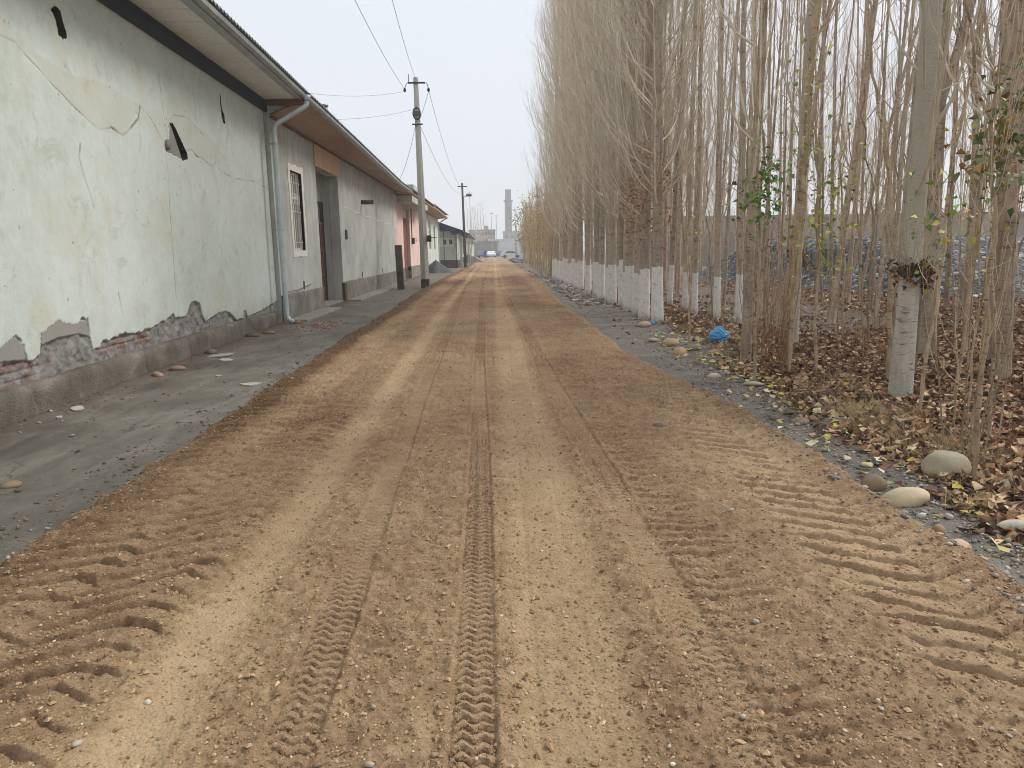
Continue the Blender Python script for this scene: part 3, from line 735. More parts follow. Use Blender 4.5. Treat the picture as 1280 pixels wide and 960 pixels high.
# plinth ledge with chipped edge
sp_ = np.arange(-8, 9.96, .02); V = []
prof = [(-.11, -.06), (.0, -.06), (.0, .05), (.0, .12), (.0, .19), (.0, .25), (-.012, .30), (-.035, .325), (-.07, .33), (-.16, .335)]
pa = np.array(prof); nP = len(prof)
SS, KK = np.meshgrid(sp_, np.arange(nP), indexing='ij')
px = pa[KK, 0]+np.where((KK > 1) & (KK < 9), .022*fbm(SS, KK*.4, 3, 4, 360)+.012*fbm(SS, KK*.7, 14, 3, 361), 0); pz = pa[KK, 1]+np.where(KK > 2, .02*fbm(SS, KK*0., .7, 3, 362)-.05*sst(6.7, 9.9, SS), 0)
for cs in (.62, 3.05, 4.55, 6.72, 8.3):   # vertical breaks
    px = px-np.exp(-((SS-cs-.03*np.sin(KK))/.016)**2)*.03*((KK > 1) & (KK < 9))
px = px-.05*sst(0, .2, fbm(SS, KK*0., 2, 2, 365)*sst(4.6, 4.9, SS)*(1-sst(6.5, 6.9, SS)))*(KK > 4)
i = np.arange(len(sp_)-1)[:, None]*nP; k = np.arange(nP-1)[None]; F = np.stack([i+k, i+nP+k, i+nP+k+1, i+k+1], -1).reshape(-1, 4)
link('plinth', mesh_data('plinth', np.stack([px.ravel(), SS.ravel(), pz.ravel()], 1), [F], True, mats=[M['plinth']]), HA)
# fragments lodged in the open cavity: grey board and the broken clay pipe
MB().extrude([(4.55, 3.02), (4.74, 3.22), (4.84, 3.46), (4.90, 3.43), (5.20, 3.0), (4.98, 3.0)], 'x', -.135, -.108).build('cavity_board', M['apron'], HA)
MB().tube([(-.26, 4.66, 3.14), (-.075, 4.655, 3.135)], [.075, .075], 14).build('clay_pipe_end', M['plinth2'], HA, True)
# eaves
dk = MB().box(-.10, -.045, -8, 10.1, 4.56, 4.80, bev=.004).build('wall_plate_board', M['earthwall'], HA)
sm = MB(); w_ = .55; yb = -8
while yb < 10.45:
    e = min(yb+w_-.014, 10.5); sm.box(-.04, .66, yb, e, 4.805, 4.82, bev=.002); yb += w_
sof = sm.build('soffit', M['soffit'], HA)
MB().box(.60, .72, -8, 10.52, 4.80, 4.835, bev=.004).build('fascia_strip', M['gutter'], HA)
gp = [(.66, 4.84), (.80, 4.84), (.82, 4.93), (.80, 4.94), (.79, 4.86), (.67, 4.86)]
g = MB().extrude([(.68, 4.838), (.76, 4.838), (.80, 4.87), (.81, 4.93), (.68, 4.93)], 'y', -8, 10.6).build('gutter', M['gutter'], HA)
MB().box(-.12, .66, 10.5, 10.53, 4.70, 4.90, bev=.004).build('barge_board', M['soffit'], HA)
def corrugated(name, parent, x0, z0, x1, z1, y0, y1, mat, pitch=.15, amp=.022, th=.012):
    yy_ = np.arange(y0, y1, pitch/6); zz = amp*np.cos(yy_*2*PI/pitch); n = len(yy_)
    V = []
    for (x, z) in ((x0, z0), (x1, z1)):
        for dz in (0, th): V.append(np.stack([np.full(n, x), yy_, z+zz+dz], 1))
    V = np.vstack(V); i = np.arange(n-1)
    q = lambda a, b: np.stack([a*n+i, a*n+i+1, b*n+i+1, b*n+i], 1)
    F = np.vstack([q(0, 2), q(1, 3), q(0, 1), q(2, 3)])
    return link(name, mesh_data(name, V, [F], True, mats=[mat]), parent)
corrugated('roof', HA, .84, 4.97, -5.5, 6.9, -8, 10.65, M['roofsheet'])

# downspout at the corner of the mint house
ds = empty('downspout', (-4.62, 15.95, 0), A0)
tag(ds, 'pale grey blue round downspout at the corner of the mint house', 'downspout')
pts = [(.66, .55, 4.86), (.66, .55, 4.76), (.645, .545, 4.70), (.60, .52, 4.655), (.10, .27, 4.30), (.03, .235, 4.24), (.0, .22, 4.16), (.0, .215, 4.05), (.0, .16, 2.0), (.02, .12, .22), (.05, .11, .12), (.16, .08, .05)]
MB().tube(pts, .055, 14).build('pipe', M['spout'], ds, True)
MB().tube([(.66, .55, 4.90), (.66, .55, 4.78)], [.095, .06], 14).build('outlet', M['spout'], ds, True)
for zc in (3.85, 2.05, .5):
    f = (3.9-zc)/3.9
    MB().tube([(.0+.01*f, .2-.04*f, zc-.02), (.0+.01*f, .2-.04*f, zc+.02)], .064, 14).box(-.12, -.05, .17-.04*f, .2-.04*f, zc-.012, zc+.012).build('bracket', M['gutter'], ds)

# ------------------------------------------------------------------ generic wall with openings (local: x outward, y along, z up)
def holed_wall(name, mat, parent, y0, y1, z0, z1, holes, thick=.3, x=0.0, step=None):
    ysx = sorted({y0, y1, *[h[0] for h in holes], *[h[1] for h in holes]}); zsx = sorted({z0, z1, *[h[2] for h in holes], *[h[3] for h in holes]})
    b = MB()
    def solid(a, c):
        return not any(h[0] < a < h[1] and h[2] < c < h[3] for h in holes)
    ny, nz = len(ysx)-1, len(zsx)-1
    S_ = [[solid((ysx[i]+ysx[i+1])/2, (zsx[j]+zsx[j+1])/2) for j in range(nz)] for i in range(ny)]
    for i in range(ny):
        for j in range(nz):
            if not S_[i][j]: continue
            a, c, d, e = ysx[i], ysx[i+1], zsx[j], zsx[j+1]
            b.add([(x, a, d), (x, c, d), (x, c, e), (x, a, e)], [(0, 1, 2, 3)])
            b.add([(x-thick, a, d), (x-thick, c, d), (x-thick, c, e), (x-thick, a, e)], [(3, 2, 1, 0)])
            for di, dj, q in ((-1, 0, [(a, d), (a, e)]), (1, 0, [(c, e), (c, d)]), (0, -1, [(c, d), (a, d)]), (0, 1, [(a, e), (c, e)])):
                ii, jj = i+di, j+dj
                if 0 <= ii < ny and 0 <= jj < nz and S_[ii][jj]: continue
                (p, r), (s, t) = q
                b.add([(x, p, r), (x-thick, p, r), (x-thick, s, t), (x, s, t)], [(0, 1, 2, 3)])
    return b.build(name, mat, parent, fix=False)

# ------------------------------------------------------------------ grey house
HB = empty('grey_house', (-4.80, 16.42, 0))
tag(HB, 'bare grey cement plastered house with a recessed gate and cream framed window', 'house')
Y = lambda v: v-16.42
holed_wall('wall', M['greyB'], HB, 0, Y(36.2), 0, 4.52, [(Y(17.80), Y(18.84), 1.62, 3.50), (Y(20.42), Y(23.25), -.1, 3.86)], .30)
MB().box(-.9, -.31, 0, Y(20.40), -.1, 4.6).box(-.9, -.31, Y(23.27), Y(36.2), -.1, 4.6).build('rear_wall', M['greyB'], HB)
def rough_box(name, mat, parent, y0, y1, z0, z1, xo, seed, amp=.012, th=.1):
    ya = np.arange(y0, y1+.03, .04); zs_ = np.linspace(z0, z1, 14); A_, B_, Fq = grid(ya, zs_)
    ed = (B_ >= z1-1e-6)
    d = xo+amp*fbm(A_, B_, 4, 4, seed)*2
    Bz = B_+np.where(B_ > z1-.08, .03*fbm(A_, B_*0, 2, 4, seed+1), 0)
    V = np.stack([d, A_, Bz], 1); n = len(ya)
    top = np.arange(len(A_)-n, len(A_)); V2 = V[top].copy(); V2[:, 0] = -.02
    Ft = np.stack([top[:-1], top[1:], len(V)+np.arange(1, n), len(V)+np.arange(n-1)], 1)
    ends = []
    m = mesh_data(name, np.vstack([V, V2]), [np.vstack([Fq, Ft])], True, mats=[mat])
    return link(name, m, parent)
rough_box('plinth', M['plinth2'], HB, 0, Y(20.42), -.05, .62, .028, 401)
rough_box('plinth', M['plinth2'], HB, Y(23.25), Y(36.2), -.05, .64, .028, 405)
# shallow window surround with wavy outer edge, frame, glass, bars
def window(parent, y0, y1, z0, z1, rec=.14, surround=True, bars=5):
    W_ = empty('window', (0, 0, 0)); W_.parent = parent
    if surround:
        ring_o = []; ring_i = []
        n = 60
        per = []
        for t in np.linspace(0, 1, n, endpoint=False):
            u = t*4; s = int(u); f = u-s
            c = [(y0, z0), (y1, z0), (y1, z1), (y0, z1), (y0, z0)]
            a, b_ = c[s], c[s+1]; per.append((a[0]+(b_[0]-a[0])*f, a[1]+(b_[1]-a[1])*f))
        cy, cz_ = (y0+y1)/2, (z0+z1)/2
        V = []
        for i, (a, b_) in enumerate(per):
            w = .15+.02*math.sin(i*1.9)+.012*math.sin(i*.7)
            oy = a+(w if a > cy+(y1-y0)*.499 else -w if a < cy-(y1-y0)*.499 else 0); oz = b_+(w if b_ > cz_+(z1-z0)*.499 else -w if b_ < cz_-(z1-z0)*.499 else 0)
            V += [(.014, a, b_), (.014, oy, oz), (.0, oy, oz), (-.1, a, b_)]
        F = []
        for i in range(n):
            j = (i+1) % n
            F += [(4*i, 4*i+1, 4*j+1, 4*j), (4*i+1, 4*i+2, 4*j+2, 4*j+1), (4*i+3, 4*i, 4*j, 4*j+3)]
        b = MB(); b.add(V, F); b.build('surround', M['cream'], W_)
    fr = MB(); t = .055
    fr.box(-rec, -rec+.05, y0, y0+t, z0, z1).box(-rec, -rec+.05, y1-t, y1, z0, z1).box(-rec, -rec+.05, y0+t, y1-t, z0, z0+t).box(-rec, -rec+.05, y0+t, y1-t, z1-t, z1)
    zt = z0+(z1-z0)*.68
    fr.box(-rec+.002, -rec+.048, y0+t, y1-t, zt-.03, zt+.03).box(-rec+.004, -rec+.046, (y0+y1)/2-.03, (y0+y1)/2+.03, z0+t, zt-.03).box(-rec+.004, -rec+.046, (y0+y1)/2-.03, (y0+y1)/2+.03, zt+.03, z1-t)
    fr.build('frame', M['cream'], W_)
    MB().box(-rec+.01, -rec+.02, y0+t*.5, y1-t*.5, z0+t*.5, z1-t*.5).build('pane', M['curtain'], W_)
    if bars:
        bb = MB()
        for k in range(bars):
            yy = y0+(y1-y0)*(k+.5)/bars; bb.tube([(-.05, yy, z0+.01), (-.05, yy, z1-.01)], .008, 6)
        for zz in (z0+.2, z0+(z1-z0)*.5, z1-.25): bb.tube([(-.05, y0+.005, zz), (-.05, y1-.005, zz)], .007, 6)
        for k in range(bars-1):
            yy = y0+(y1-y0)*(k+1)/bars; zz = z0+(z1-z0)*.5
            bb.tube([(-.048, yy+.07*math.cos(a), zz+.3+.12*math.sin(a)) for a in np.linspace(0, 2*PI, 13)], .006, 5)
        bb.build('grille', M['cream'], W_)
    return W_
window(HB, Y(17.80), Y(18.84), 1.62, 3.50)
# recessed gate
D = empty('gate', (0, 0, 0)); D.parent = HB
xg = -.50
MB().box(-.9, xg-.06, Y(20.40), Y(23.27), -.1, 4.6).build('back_wall', M['greyB'], HB)
MB().box(xg-.05, xg, Y(20.43), Y(20.53), 0, 3.1).box(xg-.05, xg, Y(22.95), Y(23.24), 0, 3.1).box(xg-.05, xg, Y(20.53), Y(22.95), 2.98, 3.1).build('frame', M['darkmetal'], D)
for k in range(2):
    L_ = MB(); a = Y(20.55)+k*1.2; b_ = a+1.18
    L_.box(xg-.045, xg-.015, a, b_, .06, 2.5)
    for yy in np.linspace(a, b_-.05, 6): L_.box(xg-.015, xg+.005, yy, yy+.05, .06, 2.5)
    for zz in (.06, .85, 1.6, 2.42): L_.box(xg-.013, xg+.012, a+.051, b_-.051, zz, zz+.07)
    lf = L_.build('gate_leaf', M['rust'], D)
MB().box(xg-.04, xg-.025, Y(20.55), Y(22.93), 2.55, 2.96).build('transom_pane', M['glass'], D)
MB().tube([(xg+.03, Y(21.68), 1.1), (xg+.06, Y(21.68), 1.15), (xg+.03, Y(21.68), 1.25)], .012, 6).build('handle', M['gutter'], D)
MB().box(.004, .03, Y(20.30), Y(23.34), 3.87, 4.44, bev=.004).build('ochre_panel', M['ochre'], HB)
MB().box(-.49, -.02, Y(20.43), Y(23.24), -.03, .07).build('threshold', M['apron'], HB)
# dark worn corner block right of gate
MB().box(-.05, .045, Y(23.24), Y(23.62), 0, .60, bev=.01).build('corner_block', M['darkpost'], HB)
# eaves
yb = 0.0; n = 24
ylist = np.linspace(0.12, Y(36.6), 20)
ze = lambda y: 4.80-.40*min(1, max(0, (y+16.42-17)/15.5))
V = []; 
for y in ylist: V += [(-.02, y, 4.50), (.76, y, ze(y)), (-.02, y, 4.53), (.76, y, ze(y)+.03)]
F = []
for i in range(len(ylist)-1):
    a = 4*i; F += [(a, a+1, a+5, a+4), (a+2, a+6, a+7, a+3), (a+1, a+3, a+7, a+5)]
b = MB(); b.add(V, F); b.build('soffit', M['soffitB'], HB)
b = MB(); b.tube([(.02, y, 4.47) for y in ylist], .028, 4).build('soffit_trim', M['browndoor'], HB)
b = MB()
V = []; F = []
gp2 = np.array([(.755, -.02), (.83, -.02), (.87, .02), (.875, .085), (.755, .085)]); ng = len(gp2)
for y in ylist: V += [(p[0], y, ze(y)+p[1]+.004) for p in gp2]
for i in range(len(ylist)-1):
    for k in range(ng): F.append((i*ng+k, i*ng+(k+1) % ng, (i+1)*ng+(k+1) % ng, (i+1)*ng+k))
b.add(V, F); b.build('gutter', M['gutter'], HB)
V = []
cy_ = np.arange(0.15, Y(36.7), .03); n = len(cy_); zz = np.array([ze(y) for y in cy_])+.115+.02*np.cos(cy_*2*PI/.16)
for x, dz in ((.90, 0), (.90, .012), (-4.5, 1.5), (-4.5, 1.512)): V.append(np.stack([np.full(n, x), cy_, zz+dz], 1))
i = np.arange(n-1); q = lambda a, b: np.stack([a*n+i, a*n+i+1, b*n+i+1, b*n+i], 1)
link('roof', mesh_data('roof', np.vstack(V), [np.vstack([q(0, 2), q(1, 3), q(0, 1), q(2, 3)])], True, mats=[M['roofsheet']]), HB)
MB().box(-.16, .75, -.02, .12, 4.70, 4.80).build('end_board', M['browndoor'], HB)
MB().tube([(.45, Y(19.9), 4.8), (.45, Y(19.9), 5.30)], .09, 12).tube([(.45, Y(19.9), 5.30), (.45, Y(19.9), 5.35)], .11, 12).build('flue_pipe', M['gutter'], HB, True)
MB().tube([(-.05, Y(27.2), 3.35), (.45, Y(27.2), 3.35)], .08, 10).build('vent_stub', M['darkpost'], HB)
MB().box(.0, .03, Y(23.95), Y(24.22), 1.98, 2.28, bev=.004).build('number_plate', M['darkmetal'], HB)
MB().tube([(-.012, Y(24.0+i*.8), 2.98-.06*i/4+.03*math.sin(i*2.1)) for i in range(16)], [.022]*16, 5).build('repair_line', M['cream'], HB)
MB().tube([(.04, 0.15, .70), (.045, 1.2, .67), (.04, 2.6, .76)], .009, 5).build('cable', M['wire'], HB)
for y in (Y(18.4), Y(26.6), Y(31.5)):
    MB().box(.0, .02, y, y+.06, .66, .86).build('wall_hook', M['darkmetal'], HB)
for (a, b_) in ((.2, Y(20.3)), (Y(23.5), Y(36.0))):
    w = MB(); w.box(.03, .50, a, b_, -.02, .055, bev=.012); w.build('apron', M['apron'], HB)

# ------------------------------------------------------------------ pink house and neighbours
HC = empty('pink_house', (-4.84, 36.25, 0)); Yc = lambda v: v-36.25
tag(HC, 'pink plastered house with a tall brown doorway under a flat grey canopy', 'house')
holed_wall('wall', M['pink'], HC, 0, Yc(50.8), 0.62, 4.35, [(Yc(39.7), Yc(42.8), .5, 3.95)], .3)
holed_wall('plinth', M['plinth2'], HC, 0, Yc(50.8), -.05, .62, [(Yc(39.7), Yc(42.8), -.2, .7)], .3, x=.02)
MB().box(-.6, -.31, 0, Yc(50.8), -.1, 4.5).build('rear_wall', M['greyB'], HC)
MB().box(-.30, -.18, Yc(39.72), Yc(42.78), .55, 3.4, bev=.01).build('door', M['browndoor'], HC)
MB().box(-.30, -.16, Yc(39.72), Yc(42.78), -.05, .54).build('doorstep', M['darkmetal'], HC)
MB().box(-.30, -.17, Yc(39.72), Yc(42.78), 3.42, 3.93).build('transom', M['greyE'], HC)
MB().box(-.4, .78, Yc(37.6), Yc(46.2), 4.02, 4.36, bev=.015).build('canopy', M['greyE'], HC)
MB().box(-.6, .84, Yc(36.8), Yc(50.8), 4.40, 4.50, bev=.01).build('eaves', M['soffitB'], HC)
corrugated('roof', HC, .95, 4.56, -4, 5.9, Yc(36.7), Yc(50.8), M['roofsheet'])
MB().box(-1.2, .2, Yc(44), Yc(48.5), 4.9, 5.45, bev=.02).build('parapet', M['paleD'], HC)
MB().tube([(.03, Yc(43.6), 4.1), (.03, Yc(43.6), 2.3)], .03, 6).build('conduit', M['darkmetal'], HC)
MB().box(.0, .16, Yc(43.5), Yc(44.0), 2.0, 2.35, bev=.01).build('meter_box', M['darkmetal'], HC)
MB().box(.0, .05, Yc(45.9), Yc(46.4), 2.2, 2.45, bev=.01).build('wall_plate', M['greyE'], HC)

HD = empty('pale_house', (-4.86, 50.85, 0)); Yd = lambda v: v-50.85
tag(HD, 'off-white house with a narrow dark window and brown eaves beyond the pink house', 'house')
holed_wall('wall', M['paleD'], HD, 0, Yd(65), .5, 4.3, [(Yd(55.5), Yd(57.4), 1.7, 3.9), (Yd(60), Yd(61.6), 1.7, 3.6)], .3)
MB().box(-.3, .025, 0, Yd(65), -.05, .5).build('plinth', M['plinth2'], HD)
MB().box(-.6, -.31, 0, Yd(65), -.1, 4.4).build('rear_wall', M['greyB'], HD)
for a, b_, c, d in ((Yd(55.5), Yd(57.4), 1.7, 3.9), (Yd(60), Yd(61.6), 1.7, 3.6)): window(HD, a, b_, c, d, .14, False, 0)
b = MB(); b.add([(-.3, 0, 4.32), (.85, 0, 4.50), (.85, Yd(65.4), 4.42), (-.3, Yd(65.4), 4.30), (-.3, 0, 4.42), (.85, 0, 4.60), (.85, Yd(65.4), 4.52), (-.3, Yd(65.4), 4.42)], [(0, 1, 2, 3), (4, 5, 6, 7), (1, 2, 6, 5), (0, 1, 5, 4), (3, 2, 6, 7)]); b.build('eaves', M['soffitB'], HD)
corrugated('roof', HD, .95, 4.66, -4, 5.8, .0, Yd(65.5), M['roofsheet'])
MB().tube([(.85, Yd(64.9), 4.4), (.3, Yd(64.9), 4.1), (.07, Yd(64.8), 3.9), (.07, Yd(64.8), .15)], .05, 8).build('drain_pipe', M['spout'], HD)

HE = empty('block_house', (-5.6, 68, 0))
tag(HE, 'low grey rendered building with a sagging navy tarpaulin roof facing the street', 'building')
b = MB(); b.box(0, 2.25, 0, 9, .0, 3.35); b.build('wall', M['greyE'], HE)
MB().box(-.02, 2.29, -.03, 9.03, -.05, .72).build('plinth', M['darkpost'], HE)
V, F = [], []
tx = np.linspace(-1.6, 2.9, 16); ty = np.linspace(-1.4, 10, 24); X, Yy, Fq = grid(tx, ty)
Zt = 4.95-.36*(X+1.6)+.10*np.sin(Yy*1.1)*sst(0, 4, X)+.12*fbm(X, Yy, .9, 3, 501)
V = np.stack([X, Yy, Zt], 1); V2 = V.copy(); V2[:, 2] -= .04
# skirt
link('tarpaulin', mesh_data('tarpaulin', np.vstack([V, V2]), [np.vstack([Fq, Fq+len(V)])], True, mats=[M['navy']]), HE)
V = []; n = 16
for i, x in enumerate(tx): zt = 4.95-.36*(x+1.6)+.02; V += [(x, -1.42, zt), (x, -1.40, zt-.55-.18*math.sin(i*1.7))]
b = MB(); b.add(V, [(2*i, 2*i+2, 2*i+3, 2*i+1) for i in range(n-1)]); b.build('tarpaulin_flap', M['navy'], HE)
MB().box(.2, 1.9, -.06, -.005, 1.95, 2.75, bev=.01).build('window_panel', M['cream'], HE)
for x in (.35, .95, 1.5): MB().box(x, x+.3, -.075, -.062, 2.15, 2.6).build('window_pane', M['glass'], HE)
for x in (-.1, 1.1, 2.2): MB().tube([(x, -1.2, 0), (x, -1.2, 4.3-.36*(x+1.1))], .035, 6).build('prop_pole', M['darkmetal'], HE)
col = MB().box(-3.25, -2.98, 70, 70.3, 0, 3.4, bev=.02).build('gate_column', M['paleD'])
tag(col, 'pale rendered gate column between the tarpaulin building and the second pole', 'column')

HF = empty('far_row_house', (-4.1, 80, 0))
tag(HF, 'pale farther house with dark drooping corrugated eaves behind the second pole', 'house')
MB().box(-5, 0, 0, 26, 0, 3.1).build('wall', M['paleD'], HF)
b = MB(); b.add([(-5, -.5, 4.7), (1.5, -.5, 3.25), (1.5, 26.5, 3.05), (-5, 26.5, 4.7), (-5, -.5, 4.85), (1.5, -.5, 3.4), (1.5, 26.5, 3.2), (-5, 26.5, 4.85)], [(0, 1, 2, 3), (4, 5, 6, 7), (0, 1, 5, 4), (1, 2, 6, 5), (2, 3, 7, 6)]); b.build('roof', M['darkpost'], HF)
for y in (3, 8, 13, 18): MB().box(.0, .04, y, y+1.2, 1.1, 2.3).build('window', M['glass'], HF)
for y in (.5, 6, 12, 18, 24): MB().tube([(1.35, y, 0), (1.35, y, 3.2)], .05, 6).build('porch_post', M['concrete'], HF)
HG = empty('end_row_house', (-3.6, 112, 0))
tag(HG, 'small cream house at the far end of the left row of houses', 'house')
MB().box(-5, 0, 0, 22, 0, 2.9).build('wall', M['cream'], HG)
b = MB(); b.extrude([(-.5, 2.9), (22.5, 2.9), (22, 3.6), (0, 3.6)], 'x', -5.2, .5); b.build('roof', M['roofsheet'], HG)
for y in (3, 9, 15): MB().box(.0, .04, y, y+1.4, 1.0, 2.1).build('window', M['glass'], HG)

# gravel heaps
def heap(name, x, y, r, h, label, seed):
    n = 26; rr = np.linspace(0, 1, 12); th = np.linspace(0, 2*PI, n, endpoint=False)
    V = []; 
    for a in rr:
        for t in th:
            q = 1+.22*math.sin(t*2+seed)+.1*math.sin(t*5+seed)
            px_, py_ = a*r*q*math.cos(t), a*r*1.3*q*math.sin(t)
            V.append((px_, py_, h*(1-a)**.95+.10*h*float(fbm(px_*1., py_*1., 3, 3, seed))-.03))
    F = [(i*n+k, i*n+(k+1) % n, (i+1)*n+(k+1) % n, (i+1)*n+k) for i in range(11) for k in range(n)]
    o = link(name, mesh_data(name, V, [np.array(F)], False, mats=[M['slatepile']]), None, (x, y, 0))
    tag(o, label, 'gravel heap')
heap('gravel_heap', -4.25, 53.5, 1.15, .95, 'heap of dark gravel against the pale house beyond the first pole', 3)
heap('gravel_heap', -3.3, 96, 1.7, 1.2, 'heap of dark gravel far down the street near the second pole', 9)

# ------------------------------------------------------------------ posts and poles
b = MB(); b.extrude([(-.13, -.12), (.13, -.12), (.14, .11), (-.12, .12)], 'z', -.1, 1.82); b.box(-.15, -.04, -.02, .0, 1.15, 1.17)
o = b.build('concrete_post', M['darkpost']); o.location = (-3.88, 30.3, 0); o.rotation_euler = (0, math.radians(-1.5), 0)
b = MB(); tag(o, 'stubby soot blackened concrete post between the grey house and the pole', 'post')

P1 = empty('power_pole', (-2.96, 31.35, 0))
tag(P1, 'tall tapered concrete power pole carrying a crossarm and black cable coil', 'power pole')
b = MB(); b.tube([(0, 0, -.1), (-.025, 0, 2.2), (-.06, 0, 5.2), (-.1, 0, 8.55)], [.185, .165, .13, .095], 4)
sh = b.build('shaft', M['concrete'], P1)
MB().box(-.18, .17, -.18, .18, -.05, .38, bev=.01).build('pole_foot', M['darkpost'], P1)
MB().box(-.42, .30, -.11, -.05, 8.30, 8.36, bev=.005).build('crossarm', M['darkmetal'], P1)
for x in (-.55, .42):
    MB().tube([(x*.82, -.08, 8.33), (x*.95, -.08, 8.2), (x, -.08, 8.05)], .015, 6).tube([(x, -.08, 7.98), (x, -.08, 8.03), (x, -.08, 8.10), (x, -.08, 8.14)], [.035, .06, .05, .02], 10).build('insulator', M['darkmetal'], P1)
MB().tube([(-.38, -.08, 8.36), (-.38, -.08, 8.66)], .014, 5).build('spike', M['darkmetal'], P1)
b = MB()
for k in range(6):
    rr = .20-.012*abs(k-2.5); b.tube([(-.09+rr*.8*math.cos(a), -.17-.02*(k-2.5)*.0+.012*k-.03, 7.12+rr*1.25*math.sin(a)) for a in np.linspace(0, 2*PI, 18)], .022, 5)
b.box(-.24, .07, -.20, -.12, 7.02, 7.22); b.build('cable_coil', M['wire'], P1)
MB().box(-.30, .14, -.16, -.11, 6.68, 6.73).build('bracket', M['darkmetal'], P1)
MB().box(.15, .32, -.10, .06, 1.95, 2.22, bev=.01).box(.17, .56, -.04, -.01, 2.10, 2.13).build('junction_box', M['darkmetal'], P1)

def pole2(loc, h, label, lamp=True, r=.15, group=None):
    p = empty('utility_pole', loc); tag(p, label, 'utility pole', group)
    MB().tube([(0, 0, -.1), (-.05, 0, h*.5), (-.12, 0, h)], [r, r*.8, r*.6], 8).build('shaft', M['darkpost'] if lamp else M['concrete'], p, True)
    MB().box(-.55, .35, -.05, .05, h-.35, h-.27).build('crossarm', M['darkmetal'], p)
    if lamp:
        b = MB().tube([(-.08, 0, h-1.35), (.15, 0, h-1.2), (.3, 0, h-1.12)], .03, 6); b.build('lamp_arm', M['darkmetal'], p)
        MB().box(.22, .75, -.1, .1, h-1.22, h-1.02, bev=.03).build('lamp_head', M['darkmetal'], p)
    return p
pole2((-2.72, 70, 0), 7.8, 'weathered dark utility pole with a street lamp arm beside the tarpaulin building')
pole2((4.0, 130, 0), 8.8, 'thin far utility pole standing right of the tall chimney', False, .10)
pole2((-.3, 175, 0), 10.5, 'thin far utility pole standing between the blocky building and the chimney', False, .10)
pole2((.9, 178, 0), 10.0, 'second thin far pole just left of the chimney', False, .09)
pole2((-3.6, 120, 0), 11.0, 'slim tall mast rising behind the far row house', False, .06)

def wire(p0, p1, sag, label, r=.008, n=28, mat=None):
    p0 = np.array(p0, float); p1 = np.array(p1, float); t = np.linspace(0, 1, n)
    P = p0+(p1-p0)*t[:, None]; P[:, 2] -= sag*4*t*(1-t)
    o = MB().tube(P, r*.8, 5).build('overhead_wire', mat or M['wire'], smooth=True); tag(o, label, 'wire', 'overhead wires')
wire((-3.51, 31.27, 8.10), (-.05-1.5, -14, 7.6), 1.2, 'upper left overhead wire running from the crossarm towards the viewer')
wire((-3.06, 31.27, 8.5), (-.2, -14, 7.6), 1.2, 'right hand overhead wire running from the pole top towards the viewer')
wire((-2.54, 31.27, 8.06), (-2.9, 70, 7.4), .75, 'overhead wire sagging from the first pole crossarm to the second pole', .010)
wire((-2.95, 31.3, 6.7), (-2.9, 70, 6.9), .8, 'lower overhead wire sagging between the first and second pole', .010)
wire((-3.12, 31.27, 6.7), (-4.3, 33.5, 4.55), .35, 'service cable drooping from the pole down to the grey house eaves', .010)
wire((-3.51, 31.27, 8.0), (-9, 23, 7.2), .5, 'thin service wire going left from the crossarm over the grey house roof', .006)
wire((-3.2, 31.3, 7.3), (-10, 24, 6.6), .6, 'thin lower service wire going left over the grey house roof', .006)
wire((-2.54, 31.27, 8.0), (-2.96, 31.1, 6.8), .05, 'slack wire loop hanging from the insulator to the cable coil', .010)
wire((-2.9, 70, 7.3), (-3.4, 120, 7.5), .8, 'far overhead wire continuing from the second pole down the street', .012)

# ------------------------------------------------------------------ far end of the street
def fbuilding(name, x0, x1, y0, y1, h, mat, label, rows=0, cols=0, roof=None, cat='building'):
    e = empty(name, ((x0+x1)/2, y0, 0)); tag(e, label, cat); w = (x1-x0)/2
    MB().box(-w, w, 0, y1-y0, 0, h).build('wall', mat, e)
    MB().box(-w-.15, w+.15, -.15, y1-y0+.15, h, h+.35).build('roof', roof or M['roofsheet'], e)
    for r in range(rows):
        for c in range(cols):
            cx = -w+(c+.5)*2*w/cols; cz_ = h*(r+.45)/rows
            MB().box(cx-.5, cx+.5, -.06, -.01, cz_, cz_+1.2).build('window', M['glass'], e)
    return e
e = fbuilding('far_block_building', -8.6, .7, 260, 276, 8.5, M['brickfar'], 'wide brownish block building with a roof hut left of the tall chimney', 3, 7)
MB().box(.6, 2.2, 2, 6, 8.87, 10.2).build('roof_hut', M['brickfar'], e)
fbuilding('boiler_house', 4.6, 12.5, 335, 350, 9.7, M['brickfar'], 'blocky brown boiler house at the foot of the tall chimney', 2, 3)
ch = empty('chimney_tower', (7.35, 352, 0)); tag(ch, 'tall square grey chimney tower with a collar fading in the haze', 'chimney')
MB().box(-1.62, 1.62, -1.5, 1.5, 0, 24.2).build('shaft', M['chimney'], ch)
MB().box(-2.15, 2.15, -2.0, 2.0, 24.22, 24.9, bev=.1).build('collar', M['chimney'], ch)
MB().box(-1.35, 1.35, -1.3, 1.3, 24.92, 29.4).build('upper_shaft', M['chimney'], ch)
MB().box(-1.5, 1.5, -1.42, 1.42, 29.42, 29.7).build('cap', M['chimney'], ch)
for x in (-.75, .25): MB().box(x, x+.45, -1.56, -1.505, 17, 22).build('slot', M['glass'], ch)
fbuilding('white_shed', -1.4, 9.0, 212, 226, 4.4, M['whitefar'], 'long low white walled shed across the end of the street', 0, 0, M['whitefar'])
fbuilding('grey_shed', -5.5, 1.2, 190, 204, 3.6, M['roofsheet'], 'low grey shed left of the white shed at the end of the street')
e = fbuilding('roadside_shed', 4.9, 9.4, 128, 140, 3.2, M['whitefar'], 'small pale shed with a white roof behind the leafy sapling on the far right')
